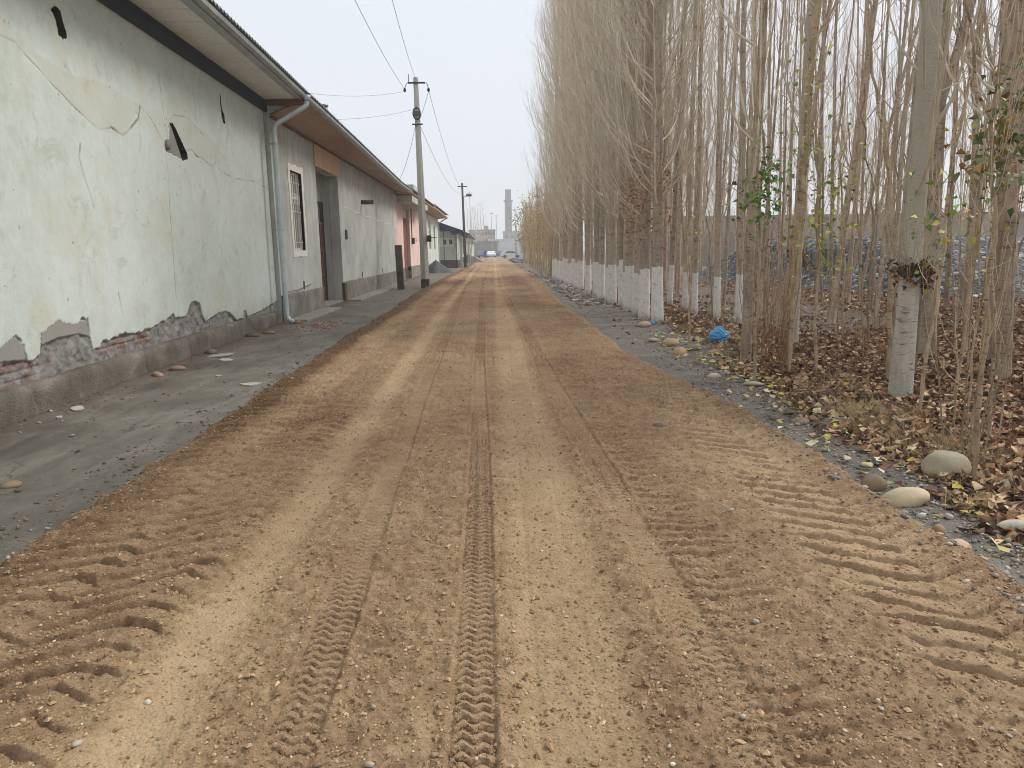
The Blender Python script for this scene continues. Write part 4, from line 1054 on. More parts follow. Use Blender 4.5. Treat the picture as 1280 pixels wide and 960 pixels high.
b = MB(); b.extrude([(-2.8, 3.56), (2.8, 3.56), (0, 5.0)], 'y', -.4, 12.4); b.build('gable_roof', M['whitefar'], e)
fbuilding('right_long_wall', 14, 60, 62, 63, 3.8, M['brickfar'], 'long pale boundary building glimpsed behind the poplars and gravel bank', 0, 0, M['roofsheet'])

def car(loc, rz, color, label):
    e = empty('parked_car', loc, rz); tag(e, label, 'car', 'cars at the end of the street')
    body = [(-2.1, .35), (2.1, .35), (2.15, .62), (2.0, .82), (1.15, .92), (.55, 1.38), (-.9, 1.42), (-1.6, .98), (-2.1, .92)]
    MB().extrude(body, 'y', -.82, .82).build('body', NT('car_paint').done(lin(*color), None, .3), e)
    MB().extrude([(1.05, .93), (.52, 1.33), (-.85, 1.36), (-1.4, .98)], 'y', -.826, .826).build('side_window', M['glass'], e)
    for x in (-1.3, 1.35):
        for y in (-.8, .8): MB().tube([(x, y-.1, .31), (x, y+.1, .31)], .31, 14).build('wheel', M['darkmetal'], e)
    for y in (-.6, .6): MB().box(2.12, 2.17, y-.15, y+.15, .6, .74).build('headlight', M['whitefar'], e)
    return e
car((-2.4, 158, 0), -PI/2+.1, (70, 92, 138), 'dark blue car on the left at the end of the street')
car((-.5, 165, 0), -PI/2-.1, (225, 228, 232), 'white car in the middle at the end of the street')
car((1.0, 172, 0), PI/2, (86, 96, 122), 'slate blue car behind the white car at the end of the street')
car((3.5, 150, 0), .12, (205, 210, 214), 'pale silver car parked crosswise at the right end of the street')

# person far down the street
def person(loc):
    me = bpy.data.meshes.new('person')
    J = [((0, 0, .95), .13), ((0, 0, 1.2), .14), ((0, 0, 1.42), .15), ((0, 0, 1.52), .06), ((0, 0.01, 1.64), .10), ((0, .01, 1.72), .085),
         ((.19, 0, 1.42), .06), ((.25, .02, 1.15), .045), ((.24, .1, .92), .035), ((-.19, 0, 1.42), .06), ((-.25, -.02, 1.15), .045), ((-.25, .06, .92), .035),
         ((.1, 0, .88), .085), ((.11, .08, .5), .06), ((.11, .0, .08), .045), ((.12, .14, .04), .035), ((-.1, 0, .88), .085), ((-.11, -.04, .5), .06), ((-.11, -.14, .09), .045), ((-.11, .0, .04), .035)]
    E = [(0, 1), (1, 2), (2, 3), (3, 4), (4, 5), (2, 6), (6, 7), (7, 8), (2, 9), (9, 10), (10, 11), (0, 12), (12, 13), (13, 14), (14, 15), (0, 16), (16, 17), (17, 18), (18, 19)]
    me.from_pydata([j[0] for j in J], E, [])
    o = link('person', me, None, loc); o.modifiers.new('skin', 'SKIN')
    for i, j in enumerate(J): me.skin_vertices[0].data[i].radius = (j[1], j[1]*.85)
    me.skin_vertices[0].data[0].use_root = True
    s = o.modifiers.new('sub', 'SUBSURF'); s.levels = s.render_levels = 2
    me.materials.append(simple('dark_clothes', lin(38, 38, 46), lin(58, 56, 62), 6, .004, 30, .9))
    tag(o, 'person in dark clothes standing at the far end of the street', 'person')
person((-1.75, 148, .0))
# rubble and junk far right
N = 260; x = RNG.uniform(2.6, 6.2, N); y = RNG.uniform(88, 118, N)
o = scatter('rubble', I0, np.stack([x, y, x*0-.03], 1), RNG.uniform(.1, .42, N), pal(N, [(96, 94, 92), (124, 120, 114), (70, 70, 72), (150, 146, 138)]), M['peb'], False, .7, .2)
tag(o, 'dark rubble piled along the far right side of the road', 'rubble', kind='stuff')
N = 900; y = pick_y(N, 20, 85, 1.2); x = 2.35+RNG.uniform(0, 1, N)*1.0
o = scatter('roadside_rubble', I0, np.stack([x, y, verge_z(x, y)-.01], 1), RNG.uniform(.03, .11, N), pal(N, [(130, 124, 116), (160, 154, 144), (108, 102, 96), (176, 168, 156), (144, 122, 104)]), M['peb'], False, .5, .2)
tag(o, 'broken stones lining the verge beneath the whitewashed poplars', 'rubble', kind='stuff')

# ------------------------------------------------------------------ stones, bag, litter
def stone(x, y, r, col, label, zfn=verge_z, el=(1.25, .95, .62), rz=None, seed=0, lift=.0, name='stone', cat='stone'):
    V, Fs = I2; rs = np.random.default_rng(seed+int(x*100)+int(y*77))
    d = 1+.16*(np.stack([np.sin(V @ rs.normal(0, 1.6, 3)+rs.uniform(0, 6)) for _ in range(4)], 0).mean(0))
    d = d+.09*(fbm(V[:, 0]*1.3+seed, V[:, 1]*1.3+V[:, 2]*.7, 1.6, 3, seed+500))*2
    W_ = V*d[:, None]*np.array(el)*r
    W_[:, 2] = np.where(W_[:, 2] < -.55*r*el[2], -.55*r*el[2], W_[:, 2])
    rz = rs.uniform(0, PI) if rz is None else rz
    c = np.array(lin(*col)[:3])
    cc = c*(1+.15*np.sin(V @ rs.normal(0, 2.5, 3))[:, None])
    me = mesh_data(name, W_, [Fs], True, cols={'col': cc}, mats=[M['stone']])
    o = link(name, me, None, (x, y, float(zfn(x, y))+r*el[2]*.36+lift), (rs.normal(0, .08), rs.normal(0, .08), rz))
    return tag(o, label, cat)
stone(3.05, 4.62, .135, (176, 164, 140), 'largest tan boulder at the foot of the sapling clump on the right', el=(1.15, .85, .85), rz=2.6, name='boulder', cat='boulder')
stone(2.47, 4.12, .115, (196, 180, 146), 'smooth pale cream cobble lying beside the round brown cobble', el=(1.35, .8, .6), rz=.1)
stone(2.43, 4.42, .085, (134, 112, 88), 'round brown cobble touching the pale cream cobble', el=(1.1, .9, .75))
stone(2.39, 3.46, .05, (200, 170, 142), 'small peach coloured stone alone near the road edge', el=(1.15, .9, .7))
stone(2.40, 3.66, .042, (164, 132, 100), 'small squarish brown stone behind the peach coloured stone', el=(1.2, .8, .8))
stone(2.83, 3.66, .072, (192, 184, 164), 'pale flat stone among yellow leaves at the right picture edge', el=(1.3, .8, .6))
stone(2.62, 4.86, .04, (196, 188, 170), 'small whitish stone just behind the round brown cobble', el=(1.3, 1, .5))
stone(2.19, 3.50, .036, (150, 136, 120), 'flat grey brown stone at the very edge of the earth road', el=(1.5, .8, .4))
for i, (x, y, r, c, lb) in enumerate([(2.82, 11.45, .14, (190, 162, 128), 'large tan stone leading the line of stones near the end poplar'), (2.72, 10.5, .12, (182, 150, 118), 'reddish tan stone in the middle of the line near the end poplar'), (3.02, 10.9, .10, (140, 122, 104), 'dark brown flat stone behind the line of tan stones'), (2.66, 11.9, .08, (186, 168, 140), 'pale stone farthest in the line near the end poplar'), (3.18, 10.35, .09, (164, 140, 114), 'flattish brown stone closest to the blue bag'), (2.63, 8.5, .075, (188, 176, 154), 'single whitish stone on the grey verge before the bag'), (2.98, 14.3, .13, (178, 150, 124), 'tan stone at the base of the last whitewashed poplar'), (2.68, 6.13, .065, (142, 124, 104), 'brown stone of a pair on the verge facing the pale poplar'), (2.52, 6.3, .05, (120, 106, 92), 'smaller darker stone of the pair facing the pale poplar'), (1.38, 5.96, .042, (140, 122, 104), 'lone brown stone on the earth road surface'), (3.0, 6.15, .10, (112, 110, 106), 'dark grey slab stone at the litter edge facing the pale poplar'), (2.93, 8.0, .11, (176, 166, 146), 'flat pale slab stone sunk into the verge')]):
    stone(x, y, r, c, lb, zfn=(lambda a, b: road_z(a, b)[0]) if x < 2 else verge_z, seed=i, el=(1.25, .9, .6) if i < 10 else (1.5, 1, .3))
for i, (x, y, r, c, lb) in enumerate([(-3.36, 4.84, .055, (150, 126, 100), 'flat tan stone on the dark sidewalk nearest the viewer'), (-4.40, 9.35, .075, (158, 132, 112), 'reddish brown broken stone by the mint house plinth'), (-4.36, 9.85, .08, (136, 114, 92), 'flat brown slab beside the reddish broken stone'), (-4.50, 11.4, .085, (130, 118, 98), 'dull brown stone leaning on the plinth of the mint house'), (-4.56, 13.6, .10, (112, 96, 76), 'pair member brown stone by plinth near the downspout'), (-4.42, 14.1, .09, (124, 108, 88), 'other dark stone beside plinth just before the downspout'), (-4.42, 16.2, .10, (124, 98, 74), 'brown stone under the mouth of the downspout')]):
    stone(x, y, r, c, lb, zfn=side_z, seed=40+i, el=(1.3, .9, .55))
def flat_piece(name, x, y, r, col, label, cat, zfn, n=9, seed=0):
    rs = np.random.default_rng(seed); b = MB()
    b.extrude([(r*rs.uniform(.6, 1.2)*math.cos(t)*1.4, r*rs.uniform(.6, 1.1)*math.sin(t)) for t in np.linspace(0, 2*PI, n, endpoint=False)], 'z', 0, .012)
    o = b.build(name, simple(name+'_mat', lin(*[int(c*.85) for c in col]), lin(*col), 9, .004, 50, .8)); o.location = (x, y, float(zfn(x, y))-(.004 if r > .15 else -.002)); o.rotation_euler = (rs.normal(0, .012), rs.normal(0, .012), rs.uniform(0, 3))
    return tag(o, label, cat)
flat_piece('plaster_piece', -4.03, 10.74, .10, (210, 206, 194), 'white plaster flake lying on the sidewalk near the spilled lime', 'plaster flake', side_z, seed=1)
flat_piece('lime_spill', -4.35, 11.2, .22, (186, 180, 164), 'pale spilled lime patch on the sidewalk by the plinth', 'lime patch', side_z, 14, seed=2)
flat_piece('plaster_piece', -2.95, 8.6, .10, (196, 190, 176), 'pale plaster crumb at the edge of sidewalk and earth road', 'plaster flake', side_z, seed=3)
flat_piece('plaster_piece', -4.33, 7.37, .075, (206, 204, 196), 'white scrap on the dark sidewalk by the nearest plinth stretch', 'plaster flake', side_z, seed=4)
flat_piece('plaster_piece', -4.3, 7.0, .03, (206, 204, 196), 'tiny white scrap nearest the viewer beside the plinth', 'plaster flake', side_z, seed=5)
flat_piece('plaster_piece', -3.6, 9.3, .04, (196, 190, 176), 'small pale scrap in the middle of the sidewalk', 'plaster flake', side_z, seed=6)
N = 90; x = RNG.normal(-3.75, .22, N); y = RNG.normal(15.6, .5, N)
o = scatter('brick_crumbs', I0, np.stack([x, y, side_z(x, y)], 1), RNG.uniform(.012, .045, N), pal(N, [(176, 128, 106), (160, 116, 98), (146, 110, 96)]), M['peb'], False, .6, .2)
tag(o, 'scattered red brick crumbs on the sidewalk before the grey house', 'brick crumbs', kind='stuff')

def bag(x, y, r, label, el=(1, .8, .75)):
    V, Fs = subdiv(*I2); nz = np.zeros(len(V))
    for k in range(6):
        w = np.random.default_rng(k+3).normal(0, 3.2, 3); nz += np.abs(np.sin(V @ w+k))
    W_ = V*(.72+.09*nz[:, None])*np.array(el)*r
    top = np.exp(-((V[:, 2]-1)/.35)**2); W_[:, 2] += top*r*.25; W_[:, 0] *= (1-.4*top)
    me = mesh_data('plastic_bag', W_, [Fs], False, mats=[M['bag']])
    tag(link('plastic_bag', me, None, (x, y, float(verge_z(x, y))+r*el[2]*.72)), label, 'plastic bag')
bag(3.62, 11.5, .155, 'crumpled bright blue plastic bag lying in leaves left of the brown trunks')
bag(3.18, 14.5, .06, 'tiny blue plastic scrap at the foot of the last whitewashed poplar')

# ------------------------------------------------------------------ trees
def curve_pts(p0, az, reach, L, K, bend, rs, wob=.04):
    N = len(az); t = np.linspace(0, 1, K)[None, :]
    out = reach[:, None]*(1-np.exp(-bend*t))/(1-math.exp(-bend))
    x = p0[:, 0, None]+np.cos(az)[:, None]*out; y = p0[:, 1, None]+np.sin(az)[:, None]*out; z = p0[:, 2, None]+L[:, None]*(t**1.12)
    P = np.stack([x, y, z], -1); w = rs.normal(0, 1, (N, K, 3))*wob*L[:, None, None]*.35; w[:, 0] = 0; P += np.cumsum(w, 1)*.5
    return P
def lerp_on(P, idx, t):
    K = P.shape[1]; u = t*(K-1); i = np.minimum(u.astype(int), K-2); f = (u-i)[:, None]
    return P[idx, i]*(1-f)+P[idx, i+1]*f
def make_tree(seed, H, r0, start, nb, R, ntw, nsub, bmat, tmat, L0=(1.3, 3.2), wob=.10, tw_r=.0042, fork=0, thick=1.0):
    rs = np.random.default_rng(seed); K = 22; t = np.linspace(0, 1, K)
    zt = -.08+(H+.08)*t**1.15
    wx = np.cumsum(rs.normal(0, wob, K))*.16*t; wy = np.cumsum(rs.normal(0, wob, K))*.16*t
    TP = np.stack([wx, wy, zt], 1); rad = r0*(1-t**1.1)**.85*.93+.008; rad[0] = r0*1.18; rad[1] = r0*1.05
    tv = [tubes(TP[None], rad[None], 14)]
    if fork:
        for kf in range(fork):
            i0 = int(K*(.28+.14*kf)); n2 = K-i0; a = rs.uniform(0, 6.28); tt = np.linspace(0, 1, n2)
            FP = TP[i0:].copy(); FP[:, 0] += np.cos(a)*(1.1+.5*kf)*(1-np.exp(-2.2*tt)); FP[:, 1] += np.sin(a)*(1.1)*(1-np.exp(-2.2*tt)); FP[:, 2] = FP[0, 2]+(FP[:, 2]-FP[0, 2])*.85
            tv.append(tubes(FP[None], (rad[i0]*.62*(1-tt)**.8+.006)[None], 8))
    trunk = join_sets(tv)
    tm = mesh_data('trunk', trunk[0], trunk[1], True, mats=[bmat])
    # branches
    hb_ = start+(H*.96-start)*rs.uniform(0, 1, nb)**1.15
    ti = np.interp(hb_, zt, np.arange(K)); i0 = ti.astype(int).clip(0, K-2); f = (ti-i0)[:, None]; p0 = TP[i0]*(1-f)+TP[i0+1]*f
    az = rs.uniform(0, 2*PI, nb); L = rs.uniform(*L0, nb)*np.interp(hb_, [start, H*.5, H], [1, 1, .45]); reach = R*rs.uniform(.35, 1.0, nb)*np.interp(hb_, [start, H*.35, H], [.95, 1, .35])
    B = curve_pts(p0, az, reach, L, 6, 2.2, rs)
    rb = (rs.uniform(.009, .02, nb)*thick)[:, None]*np.linspace(1, .22, 6)[None]
    sets = [tubes(B, rb, 4)]
    idx = np.repeat(np.arange(nb), ntw); n2 = len(idx); q = lerp_on(B, idx, rs.uniform(.12, .97, n2))
    B2 = curve_pts(q, az[idx]+rs.normal(0, 1.0, n2), rs.uniform(.10, .46, n2)*R, rs.uniform(.35, 1.25, n2), 5, 2.0, rs)
    sets.append(tubes(B2, rs.uniform(.9, 1.5, n2)[:, None]*tw_r*np.linspace(1, .35, 5)[None], 3))
    if nsub:
        idx = np.repeat(np.arange(n2), nsub); n3 = len(idx); q = lerp_on(B2, idx, rs.uniform(.1, .9, n3))
        B3 = curve_pts(q, rs.uniform(0, 2*PI, n3), rs.uniform(.04, .16, n3)*R, rs.uniform(.18, .55, n3), 4, 1.8, rs)
        sets.append(tubes(B3, rs.uniform(.7, 1.2, n3)[:, None]*tw_r*.75*np.linspace(1, .4, 4)[None], 3))
    V, Fs = join_sets(sets)
    cm = mesh_data('crown', V, Fs, False, mats=[tmat])
    return tm, cm

def leaf_mesh(seed, centres, n, spread, size, palette):
    rs = np.random.default_rng(seed); c = np.array(centres, float); k = rs.integers(0, len(c), n)
    P = c[k]+rs.normal(0, 1, (n, 3))*np.array(spread)
    base = np.array([(0, 0, 0), (.38, .40, .12), (1, 0, -.22), (.38, -.40, .12), (.45, 0, -.04)])
    a, b_ = rs.uniform(0, 2*PI, n), rs.uniform(-1.3, .4, n); ro = rs.normal(0, .6, n)
    V = np.repeat(base[None], n, 0)*(size*rs.uniform(.6, 1.3, n))[:, None, None]
    cr, sr = np.cos(ro)[:, None], np.sin(ro)[:, None]; y_ = V[..., 1]*cr-V[..., 2]*sr; z_ = V[..., 1]*sr+V[..., 2]*cr
    cb, sb = np.cos(b_)[:, None], np.sin(b_)[:, None]; x_ = V[..., 0]*cb-z_*sb; z_ = V[..., 0]*sb+z_*cb
    ca, sa_ = np.cos(a)[:, None], np.sin(a)[:, None]; X_ = x_*ca-y_*sa_; Y_ = x_*sa_+y_*ca
    Q = np.stack([X_, Y_, z_], -1)+P[:, None]
    f = np.array([(0, 4, 1), (1, 4, 2), (2, 4, 3), (3, 4, 0)]); Fs = (f[None]+(np.arange(n)*5)[:, None, None]).reshape(-1, 3)
    pc = np.array([lin(*q)[:3] for q in palette]); cc = pc[rs.integers(0, len(pc), n)]*(1+rs.normal(0, .15, (n, 1)))
    return mesh_data('foliage', Q.reshape(-1, 3), [Fs], False, cols={'col': np.repeat(cc.clip(0, 1), 5, 0)}, mats=[M['leaf']])
YG = [(172, 182, 74), (196, 190, 80), (146, 168, 66), (212, 198, 98), (124, 150, 62)]
GR = [(98, 134, 62), (118, 156, 72), (138, 168, 74), (82, 114, 56)]
OL = [(88, 110, 64), (112, 126, 72), (150, 136, 66), (170, 132, 68), (128, 146, 100)]
TAN = [(176, 120, 76), (160, 104, 66), (188, 140, 92), (140, 90, 60)]

def place(meshes, name, loc, rz, sc, label, cat, group=None, tilt=(0, 0), parts=('trunk', 'crown', 'foliage', 'knot')):
    e = bpy.data.objects.new(name, None); COL.objects.link(e); e.location = loc; e.rotation_euler = (tilt[0], tilt[1], rz); e.scale = sc if isinstance(sc, tuple) else (sc, sc, sc)
    for m, nm in zip(meshes, parts):
        if m is None: continue
        o = bpy.data.objects.new(nm, m); COL.objects.link(o); o.parent = e
    return tag(e, label, cat, group)

random.seed(5)
rowP = [make_tree(1000+i, 17, .105, 1.75+.15*i, 84, 1.45, 7, 2, M['bark_row'], M['twig'], (1.4, 3.2), .10, .0033) for i in range(4)]
rowB = make_tree(1010, 17, .095, 2.0, 60, .9, 7, 2, M['bark_row'], M['twig'], (1.2, 2.6), .14, .0038)
rowC = make_tree(1011, 15, .085, 2.2, 46, .8, 6, 2, M['bark_row'], M['twig'], (1.2, 2.6), .16, .0038)
forP = [make_tree(1100+i, 15+i*.5, .075, 1.7+.5*(i % 3), 30, 1.35, 6, 2, M['bark_brown'], M['twig'], (1.0, 2.6), .3, .0030, fork=(1 if i in (1, 3, 4) else 0)) for i in range(6)]
sapP = [make_tree(1200+i, 5.6, .020, 1.0, 22, .35, 4, 0, M['bark_pale'], M['twigsap'], (.6, 1.6), .25, .0034, thick=.45) for i in range(4)]
thinP = [make_tree(1300+i, 4.2, .013, 1.2, 9, .3, 3, 0, M['bark_pale'], M['twigsap'], (.4, 1.1), .28, .0024, thick=.35) for i in range(4)]
# ring of brown shoots at branch base of the dense row
def shoots(seed, z, r, n, L, mat, rr=.003):
    rs = np.random.default_rng(seed); a = rs.uniform(0, 2*PI, n); p0 = np.stack([np.cos(a)*r, np.sin(a)*r, z+rs.normal(0, .1, n)], 1)
    B = curve_pts(p0, a, rs.uniform(.05, .4, n), rs.uniform(.3, 1, n)*L, 5, 2.2, rs); v, f = tubes(B, np.full((n, 5), rr)*np.linspace(1, .4, 5), 3)
    return v, f

lfB = leaf_mesh(303, [(0, 0, 1.9), (.2, -.1, 2.3), (-.25, 0, 2.2), (-.3, -.1, 2.7), (.1, -.2, 2.8), (-.15, 0, 3.3)], 420, (.16, .16, .22), .05, TAN+[(170, 110, 72)]); lfB.name = 'dead_leaves'
d_list = [14.9, 15.8, 16.9, 17.8, 18.6, 19.4, 20.3, 21.2, 22.2, 23.2, 24.3, 25.4, 26.4, 27.6, 28.7, 29.8, 31.0, 32.2, 33.3, 34.4, 35.5, 36.6, 37.8, 39, 40.2]
for i, d in enumerate(d_list):
    x = 3.36+random.uniform(-.08, .08); loc = (x, d, float(verge_z(x, d))-.02)
    if i == 0: lb = 'nearest thick poplar ending the dense whitewashed roadside row'
    elif i == 1: lb = 'second poplar from the near end of the dense whitewashed row'
    else: lb = 'bare poplar with whitewashed trunk base in the dense roadside row'
    s = random.uniform(.93, 1.08); sx = s*random.uniform(.85, 1.15)
    place((rowP[i % 4][0], rowP[i % 4][1], lfB if i < 3 else None), 'poplar_tree', loc, random.uniform(0, 6.28), (sx, sx, s), lb, 'poplar tree', 'poplars of the dense roadside row' if i > 1 else None, (random.gauss(0, .008), random.gauss(-.004, .008)))
# second, sparser whitewashed row
for i, d in enumerate([14.2, 15.2, 16.4, 17.9, 19.4, 20.9, 22.3, 24.0, 25.8, 27.5, 29.5, 31.5, 34, 37]):
    x = 4.66+random.uniform(-.1, .12)+(.2 if i == 0 else 0); loc = (x, d, float(verge_z(x, d))-.02)
    lb = 'nearest whitewashed poplar of the second row behind the blue bag' if i == 0 else 'slender whitewashed poplar of the second row behind the roadside poplars'
    s = random.uniform(.85, 1.0)
    place(rowB if i % 2 else rowC, 'poplar_tree', loc, random.uniform(0, 6.28), (s*.85, s*.85, s), lb, 'poplar tree', 'poplars of the second whitewashed row' if i else None, (random.gauss(0, .012), random.gauss(0, .015)))

# named near trees
big = make_tree(2001, 15, .102, 1.9, 26, 1.2, 6, 2, M['bark_big'], M['twig'], (1.5, 3.5), .04, .0045, fork=1)
v1 = shoots(5, 1.35, .1, 90, .8, M['twig'])
kn = MB(); rs = np.random.default_rng(4)
V, Fs = I2; W_ = V*np.array([.112, .105, .12])*(1+.10*rs.normal(0, 1, (len(V), 1)).clip(-1, 1))+np.array([0, 0, 1.30])
knm, knf = join_sets([(W_, np.hstack([Fs, Fs[:, 2:3]]))])
# collar of dead leaves and burrs
kmesh = leaf_mesh(77, [(.08, -.10, 1.30), (-.06, -.12, 1.32), (0, -.13, 1.24), (.12, 0, 1.30), (-.12, 0, 1.3), (0, .12, 1.3)], 260, (.035, .035, .07), .065, [(120, 84, 52), (88, 62, 42), (150, 108, 64), (64, 46, 34)])
kmesh.name = 'dead_leaf_collar'
v, f = v1; shm = mesh_data('knot_shoots', v, [f], False, mats=[M['twig']])
e = place((big[0], big[1], kmesh, shm), 'poplar_tree', (3.99, 6.88, .0), 1.1, 1.0, 'thick pale poplar with a dark shaggy knot at head height, standing closest on the right', 'poplar tree', None, (0, .006), ('trunk', 'crown', 'dead_leaf_collar', 'shoots'))
link('knot', mesh_data('knot', W_, [Fs], True, mats=[M['darkpost']]), e)
t2 = make_tree(2002, 14, .085, 2.2, 26, 1.0, 6, 2, M['bark_big'], M['twig'], (1.5, 3.2), .12, .0042)
kmesh2 = leaf_mesh(78, [(.06, -.09, 1.36), (-.06, -.09, 1.36), (.1, 0, 1.4), (-.1, 0, 1.42), (0, -.1, 1.38), (0, .09, 1.4)], 150, (.045, .045, .05), .06, [(120, 84, 52), (88, 62, 42), (64, 46, 34)]); kmesh2.name = 'dead_leaf_collar'
place((t2[0], t2[1], kmesh2), 'poplar_tree', (4.69, 11.2, 0), 2.0, 1.0, 'pale trunked poplar partly hidden behind a slim tan trunk in the middle of the grove', 'poplar tree', None, (0, .0), ('trunk', 'crown', 'dead_leaf_collar'))
t3 = make_tree(2003, 9, .056, 2.6, 14, .6, 5, 1, M['bark_pale'], M['twigsap'], (1, 2.4), .2, .004)
place(t3, 'poplar_tree', (3.62, 8.8, 0), .5, 1.0, 'slim tan trunk standing just in front of the pale middle poplar', 'poplar tree', None, (0, .02))
t4 = make_tree(2004, 12, .066, 2.2, 22, .8, 5, 1, M['bark_brown'], M['twig'], (1, 2.8), .2, .004)
place(t4, 'poplar_tree', (3.36, 9.5, 0), .9, 1.0, 'reddish brown poplar trunk right of the blue bag', 'poplar tree')
t5 = make_tree(2005, 14, .11, 2.3, 26, 1.0, 6, 2, M['bark_brown'], M['twig'], (1.2, 3.2), .15, .0042, fork=2)
place(t5, 'poplar_tree', (5.85, 9.55, 0), 2.2, 1.0, 'thick brown forked poplar right behind the pale knotted poplar', 'poplar tree', None, (0, .03))
place(forP[1], 'poplar_tree', (5.62, 7.75, 0), 3.0, (1.2, 1.2, 1), 'brown poplar leaning right near the right picture edge behind the sapling clump', 'poplar tree', None, (0, .07))
place(forP[3], 'poplar_tree', (6.3, 8.9, 0), 1.0, (1.1, 1.1, 1), 'straight brown poplar between the forked one and the leaning one', 'poplar tree', None, (0, .015))

# the grove
random.seed(21)
keys = [(3.99, 6.88), (4.69, 11.2), (3.62, 8.8), (3.36, 9.5), (5.85, 9.55), (5.62, 7.75), (6.3, 8.9)]
cnt = 0
yy = 9.8
while yy < 46:
    x = 5.4+random.uniform(0, 1)
    lim = 8+.78*yy
    while x < min(lim, 30):
        xx = x+random.uniform(-.5, .5); y2 = yy+random.uniform(-.6, .6)
        onbank = xx > 11.5 and y2 > 19.5
        if not onbank and min(math.hypot(xx-a, y2-b) for a, b in keys) > .7 and random.random() < .93 and not (xx < 5.6 and y2 > 13):
            s = random.uniform(.75, 1.05); q = s*random.uniform(.42, 1.0)
            place(forP[random.randrange(6)], 'poplar_tree', (xx, y2, float(verge_z(xx, y2))-.03 if xx < 23 else -.1), random.uniform(0, 6.28), (q, q, s), 'slender brown trunked bare poplar deep in the grove', 'poplar tree', 'bare poplars of the grove', (random.gauss(0, .04), random.gauss(.015, .05)))
            cnt += 1
        x += random.uniform(1.15, 1.9)
    yy += 1.35+.02*yy
for i in range(46):      # farther trees behind the gravel bank
    xx = 9+i*.95+random.uniform(-.5, .5); y2 = random.uniform(45, 58)
    place(forP[random.randrange(6)], 'poplar_tree', (xx, y2, -.1), random.uniform(0, 6.28), (1, 1, random.uniform(.8, 1.0)), 'bare poplar beyond the dark gravel bank', 'poplar tree', 'bare poplars behind the gravel bank', (0, random.gauss(0, .02))); cnt += 1
print('grove', cnt)

# band of tan saplings beyond the dense row
random.seed(31)
lfY = leaf_mesh(301, [(0, 0, 3.8), (.1, 0, 3.0), (-.1, .1, 4.6), (.1, -.1, 2.4)], 110, (.22, .22, .6), .075, YG+TAN)
k = 0
for yb in np.arange(41, 84, 1.0):
    for _ in range(2):
        x = 3.3+random.uniform(-.25, .9)+.004*(yb-41); y = yb+random.uniform(-.5, .5); s = random.uniform(.7, 1.1)
        m = sapP[random.randrange(4)]
        place((m[0], m[1], lfY if random.random() < .6 else None), 'sapling', (x, y, float(verge_z(x, y))-.02), random.uniform(0, 6.28), (s*1.7, s*1.7, s), 'thin tan sapling in the thicket beyond the whitewashed row', 'sapling', 'saplings of the far thicket', (random.gauss(0, .02), random.gauss(0, .02))); k += 1
lfG = leaf_mesh(302, [(0, 0, 2.2), (.2, 0, 3.2), (-.2, .1, 4.4), (.1, -.1, 5.2), (-.1, 0, 3.8)], 520, (.28, .28, .5), .13, GR+YG)
place((sapP[0][0], sapP[0][1], lfG), 'sapling', (3.15, 78, 0), .3, (1.8, 1.8, 1.12), 'leafy green and yellow young tree at the far end of the right hand trees', 'sapling')
# grove saplings near the viewer
def sapling(x, y, h, label, leaves=None, tilt=(0, 0), kind=None, w=1.0, rz=None, group=None):
    m = (kind or thinP)[random.randrange(4)]
    s = h/(4.2 if kind is None else 5.6)
    if leaves is not None:
        sd, cs, n_, sp_, sz_, pl_ = leaves; leaves = leaf_mesh(sd, [(a/s/w, b/s/w, c/s) for a, b, c in cs], n_, (sp_[0]/s, sp_[1]/s, sp_[2]/s), sz_/s, pl_)
    return place((m[0], m[1], leaves), 'sapling', (x, y, float(verge_z(x, y))-.02), random.uniform(0, 6.28) if rz is None else rz, (s*w, s*w, s), label, 'sapling', group, tilt)
for i in range(42):
    y = random.uniform(6.0, 18); x = 3.6+random.uniform(0, 1)*(.5+.6*y)
    if min(math.hypot(x-a, y-b) for a, b in keys) < .35: continue
    sapling(x, y, random.uniform(2.2, 5), 'wispy leafless sapling growing between the grove trunks', None, (random.gauss(0, .06), random.gauss(.02, .06)), None, random.uniform(.8, 1.5), group='wispy saplings of the grove')
# clumps
def clump(x, y, n, H, label, seed, leaves=None, r=.009, mat=None, spread=.5, foot=.12):
    rs = np.random.default_rng(seed); a = rs.uniform(0, 2*PI, n); p0 = np.stack([np.cos(a)*rs.uniform(0, foot, n), np.sin(a)*rs.uniform(0, foot, n), np.full(n, -.03)], 1)
    B = curve_pts(p0, a, rs.uniform(.05, 1, n)*spread, rs.uniform(.45, 1, n)*H, 9, .6, rs, .05); R_ = (rs.uniform(.6, 1.3, n)*r)[:, None]*np.linspace(1, .3, 9)
    e = empty('sapling_clump', (x, y, float(verge_z(x, y)))); tag(e, label, 'sapling clump')
    v, f = tubes(B, R_, 6); link('stem', mesh_data('stem', v, [f], True, mats=[mat or M['bark_pale']]), e)
    idx = np.repeat(np.arange(n), 4); q = lerp_on(B, idx, rs.uniform(.25, .95, len(idx)))
    B2 = curve_pts(q, rs.uniform(0, 6.28, len(idx)), rs.uniform(.05, .25, len(idx)), rs.uniform(.2, .8, len(idx)), 5, 1.5, rs); v, f = tubes(B2, np.full((len(idx), 5), .003)*np.linspace(1, .4, 5), 3)
    link('crown', mesh_data('crown', v, [f], False, mats=[M['twigsap']]), e)
    if leaves is not None: link('foliage', leaves, e)
    return e
clump(3.30, 4.78, 7, 3.4, 'tan multi stemmed sapling clump beside the largest boulder', 11, r=.0075, spread=.6, leaves=leaf_mesh(401, [(.1, -.1, 2.0), (.2, 0, 1.6), (-.1, .1, 1.75)], 22, (.12, .12, .12), .06, YG+GR))
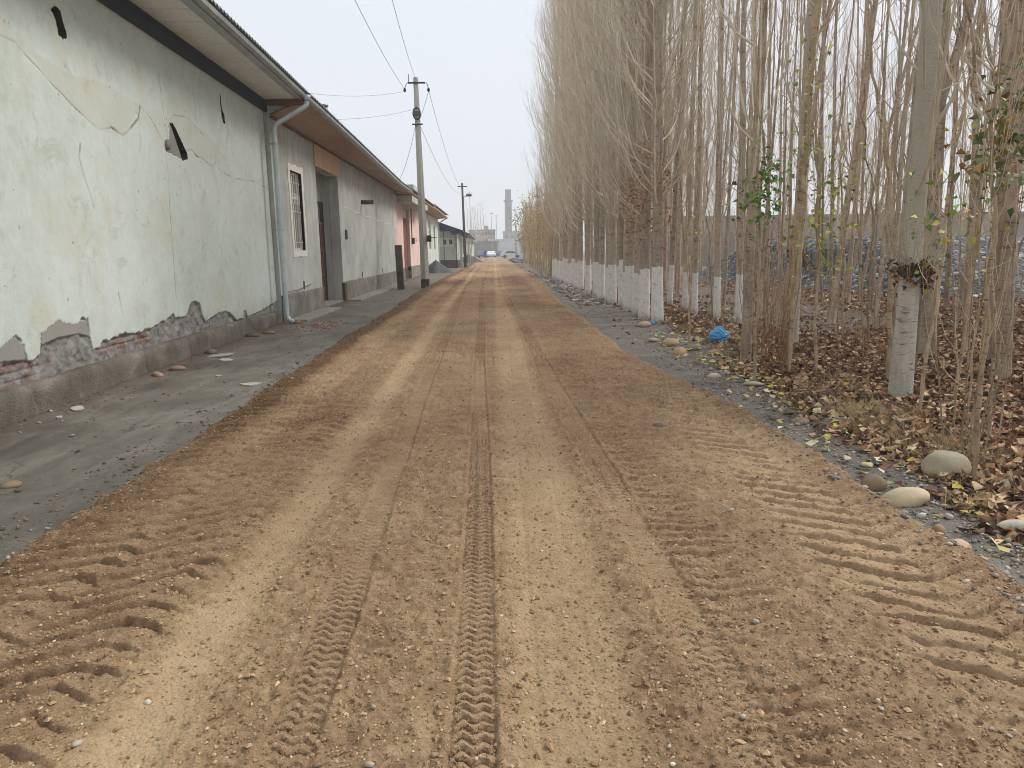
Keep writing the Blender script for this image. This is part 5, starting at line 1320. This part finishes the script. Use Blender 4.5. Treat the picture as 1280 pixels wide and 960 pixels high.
clump(3.72, 5.3, 4, 3.6, 'pair of pale leaning saplings at the right picture edge', 12, r=.011, spread=.7, foot=.35)
clump(3.45, 8.7, 26, 1.9, 'bushy reddish brown clump of dead shoots between the two middle trunks', 13, r=.005, mat=M['weed'], spread=.25, leaves=leaf_mesh(402, [(0, 0, .3), (.1, 0, .15), (-.1, 0, .2)], 90, (.12, .12, .12), .05, TAN+[(70, 52, 40)]))
clump(3.75, 10.0, 22, 2.6, 'tall reddish clump of thin shoots left of the slim tan trunk', 14, r=.006, mat=M['weed'], spread=.35, foot=.2, leaves=leaf_mesh(403, [(.0, 0, 1.9), (.1, 0, 2.2), (0, 0, 1.6)], 120, (.14, .14, .3), .035, [(120, 60, 50), (104, 66, 54), (140, 84, 66)]))
# leafy saplings
L1 = (501, [(.0, 0, 2.15), (.08, .05, 2.4), (-.08, 0, 2.0), (.05, 0, 2.3)], 210, (.11, .11, .14), .062, GR+[(126, 156, 66)])
sapling(2.98, 8.1, 3.6, 'sapling with bright green leaves near the reddish brown trunk', L1, (0, 0), None, 1.1)
L2 = (502, [(.0, 0, 1.9), (.15, 0, 2.1), (-.1, 0, 1.6), (.1, 0, 1.4), (0, 0, 2.5)], 240, (.18, .18, .24), .055, YG)
sapling(3.78, 8.3, 3.4, 'sapling with yellow green leaves left of the pale knotted poplar', L2, (0, 0), None, 1.2)
L3 = (503, [(.0, 0, 1.75), (.1, 0, 2.0), (-.1, 0, 1.55)], 40, (.18, .14, .16), .06, YG+GR)
sapling(3.78, 6.2, 3.6, 'sapling with few lime leaves touching the knotted poplar', L3, (0, .02), None, 1.0)
L4 = (504, [(.0, 0, 1.7), (.05, 0, 2.0), (-.05, 0, 1.4), (0, 0, 2.3)], 60, (.14, .14, .2), .055, YG+[(206, 160, 70)])
sapling(4.35, 6.6, 3.8, 'yellowing sapling between the knotted poplar and the right edge', L4, (0, .0), None, 1.0)
L5 = (505, [(.0, 0, 3.0), (.05, 0, 3.3), (0, 0, 2.7), (.1, 0, 3.6)], 60, (.12, .12, .16), .06, YG)
sapling(3.5, 8.4, 5.0, 'tall sapling with scattered yellow leaves near the top centre of the grove', L5, (0, .0), None, 1.0)
L6 = (506, [(.0, 0, 1.5), (.1, 0, 1.8)], 26, (.12, .12, .12), .06, YG)
sapling(3.0, 11.0, 3.0, 'wispy sapling with a few yellow leaves near the blue bag', L6, (0, .0), None, 1.0)
L7 = (507, [(0, 0, 2.35), (.08, .05, 2.5), (-.06, 0, 2.2), (.05, 0, 2.05), (-.1, .05, 2.05)], 230, (.085, .085, .11), .062, OL)
sapling(3.10, 4.42, 3.4, 'sapling with large dark olive and bronze leaves at the right picture edge', L7, (0, .0), None, 1.0, rz=0)
# bare trees beyond the far houses
random.seed(9)
for i in range(9):
    x = -8+i*1.1+random.uniform(-.4, .4) if i < 6 else 11+i
    place(forP[i % 6], 'bare_tree', (x, 225+random.uniform(0, 20), 0), random.uniform(0, 6), (1.8, 1.8, .95 if i < 6 else .7), 'faint bare tree rising behind the far block building', 'bare tree', 'bare trees behind the far buildings')

# ------------------------------------------------------------------ haze
b = MB(); b.box(-705, 705, -705, 705, -1.2, 42)
hz = bpy.data.materials.new('haze_air'); hz.use_nodes = True; nt = hz.node_tree; nt.nodes.clear()
out = nt.nodes.new('ShaderNodeOutputMaterial'); pv = nt.nodes.new('ShaderNodeVolumePrincipled'); pv.inputs['Color'].default_value = (.93, .96, 1, 1); pv.inputs['Density'].default_value = .0015; pv.inputs['Anisotropy'].default_value = 0.0
nt.links.new(pv.outputs[0], out.inputs['Volume'])
o = b.build('haze', hz); tag(o, 'pale winter haze over the whole street', 'haze', kind='stuff')

# ------------------------------------------------------------------ light
SUN_EL, SUN_AZ = math.radians(45), math.radians(64)     # azimuth measured from +Y towards +X
w = bpy.data.worlds.new('World'); scene.world = w; w.use_nodes = True; nt = w.node_tree
bg = nt.nodes['Background']; sky = nt.nodes.new('ShaderNodeTexSky'); sky.sky_type = 'NISHITA'; sky.sun_disc = False; sky.sun_elevation = SUN_EL; sky.sun_rotation = SUN_AZ; sky.dust_density = 5; sky.air_density = 1.2
hs = nt.nodes.new('ShaderNodeHueSaturation'); hs.inputs['Saturation'].default_value = .35; hs.inputs['Value'].default_value = 1.0
nt.links.new(sky.outputs[0], hs.inputs['Color'])
mx = nt.nodes.new('ShaderNodeMix'); mx.data_type = 'RGBA'; mx.inputs[0].default_value = .86
A_in = [i for i in mx.inputs if i.name == 'A' and i.type == 'RGBA'][0]; B_in = [i for i in mx.inputs if i.name == 'B' and i.type == 'RGBA'][0]
nt.links.new(hs.outputs[0], A_in); B_in.default_value = (4.15, 4.4, 4.75, 1)
nt.links.new([o_ for o_ in mx.outputs if o_.type == 'RGBA'][0], bg.inputs['Color']); bg.inputs['Strength'].default_value = .1
sl = bpy.data.lights.new('sun', 'SUN'); sl.energy = 1.5; sl.angle = math.radians(17); sl.color = (1, .96, .9)
so = bpy.data.objects.new('sun', sl); COL.objects.link(so)
dv = Vector((math.sin(SUN_AZ)*math.cos(SUN_EL), math.cos(SUN_AZ)*math.cos(SUN_EL), math.sin(SUN_EL)))
so.rotation_euler = dv.to_track_quat('Z', 'Y').to_euler(); so.location = (0, 0, 30)

# ------------------------------------------------------------------ camera
yaw, pitch, roll = .02238, .18384, .015
cy, sy, cp, sp = math.cos(yaw), math.sin(yaw), math.cos(pitch), math.sin(pitch)
fwd = Vector((sy*cp, cy*cp, -sp)); right = Vector((cy, -sy, 0)); up = right.cross(fwd)
r2 = right*math.cos(roll)-up*math.sin(roll); u2 = right*math.sin(roll)+up*math.cos(roll)
cam = bpy.data.cameras.new('camera'); cam.sensor_width = 36; cam.lens = 36*900/1280; cam.clip_end = 3000; cam.clip_start = .05
co = bpy.data.objects.new('camera', cam); COL.objects.link(co)
m = Matrix((r2, u2, -fwd)).transposed().to_4x4(); m.translation = Vector((0, 0, 1.55)); co.matrix_world = m
scene.camera = co

vs = scene.view_settings; vs.view_transform = 'Standard'; vs.look = 'None'; vs.gamma = 1; vs.exposure = 1.05; vs.use_curve_mapping = False
cyc = scene.cycles
cyc.use_denoising = True; cyc.denoiser = 'OPENIMAGEDENOISE'; cyc.denoising_prefilter = 'ACCURATE'; cyc.denoising_input_passes = 'RGB_ALBEDO_NORMAL'; cyc.filter_width = 1.0; cyc.max_bounces = 5; cyc.diffuse_bounces = 3; cyc.glossy_bounces = 2; cyc.volume_bounces = 2; cyc.transmission_bounces = 2
cyc.use_adaptive_sampling = True; cyc.adaptive_threshold = .01
scene.render.engine = 'CYCLES'
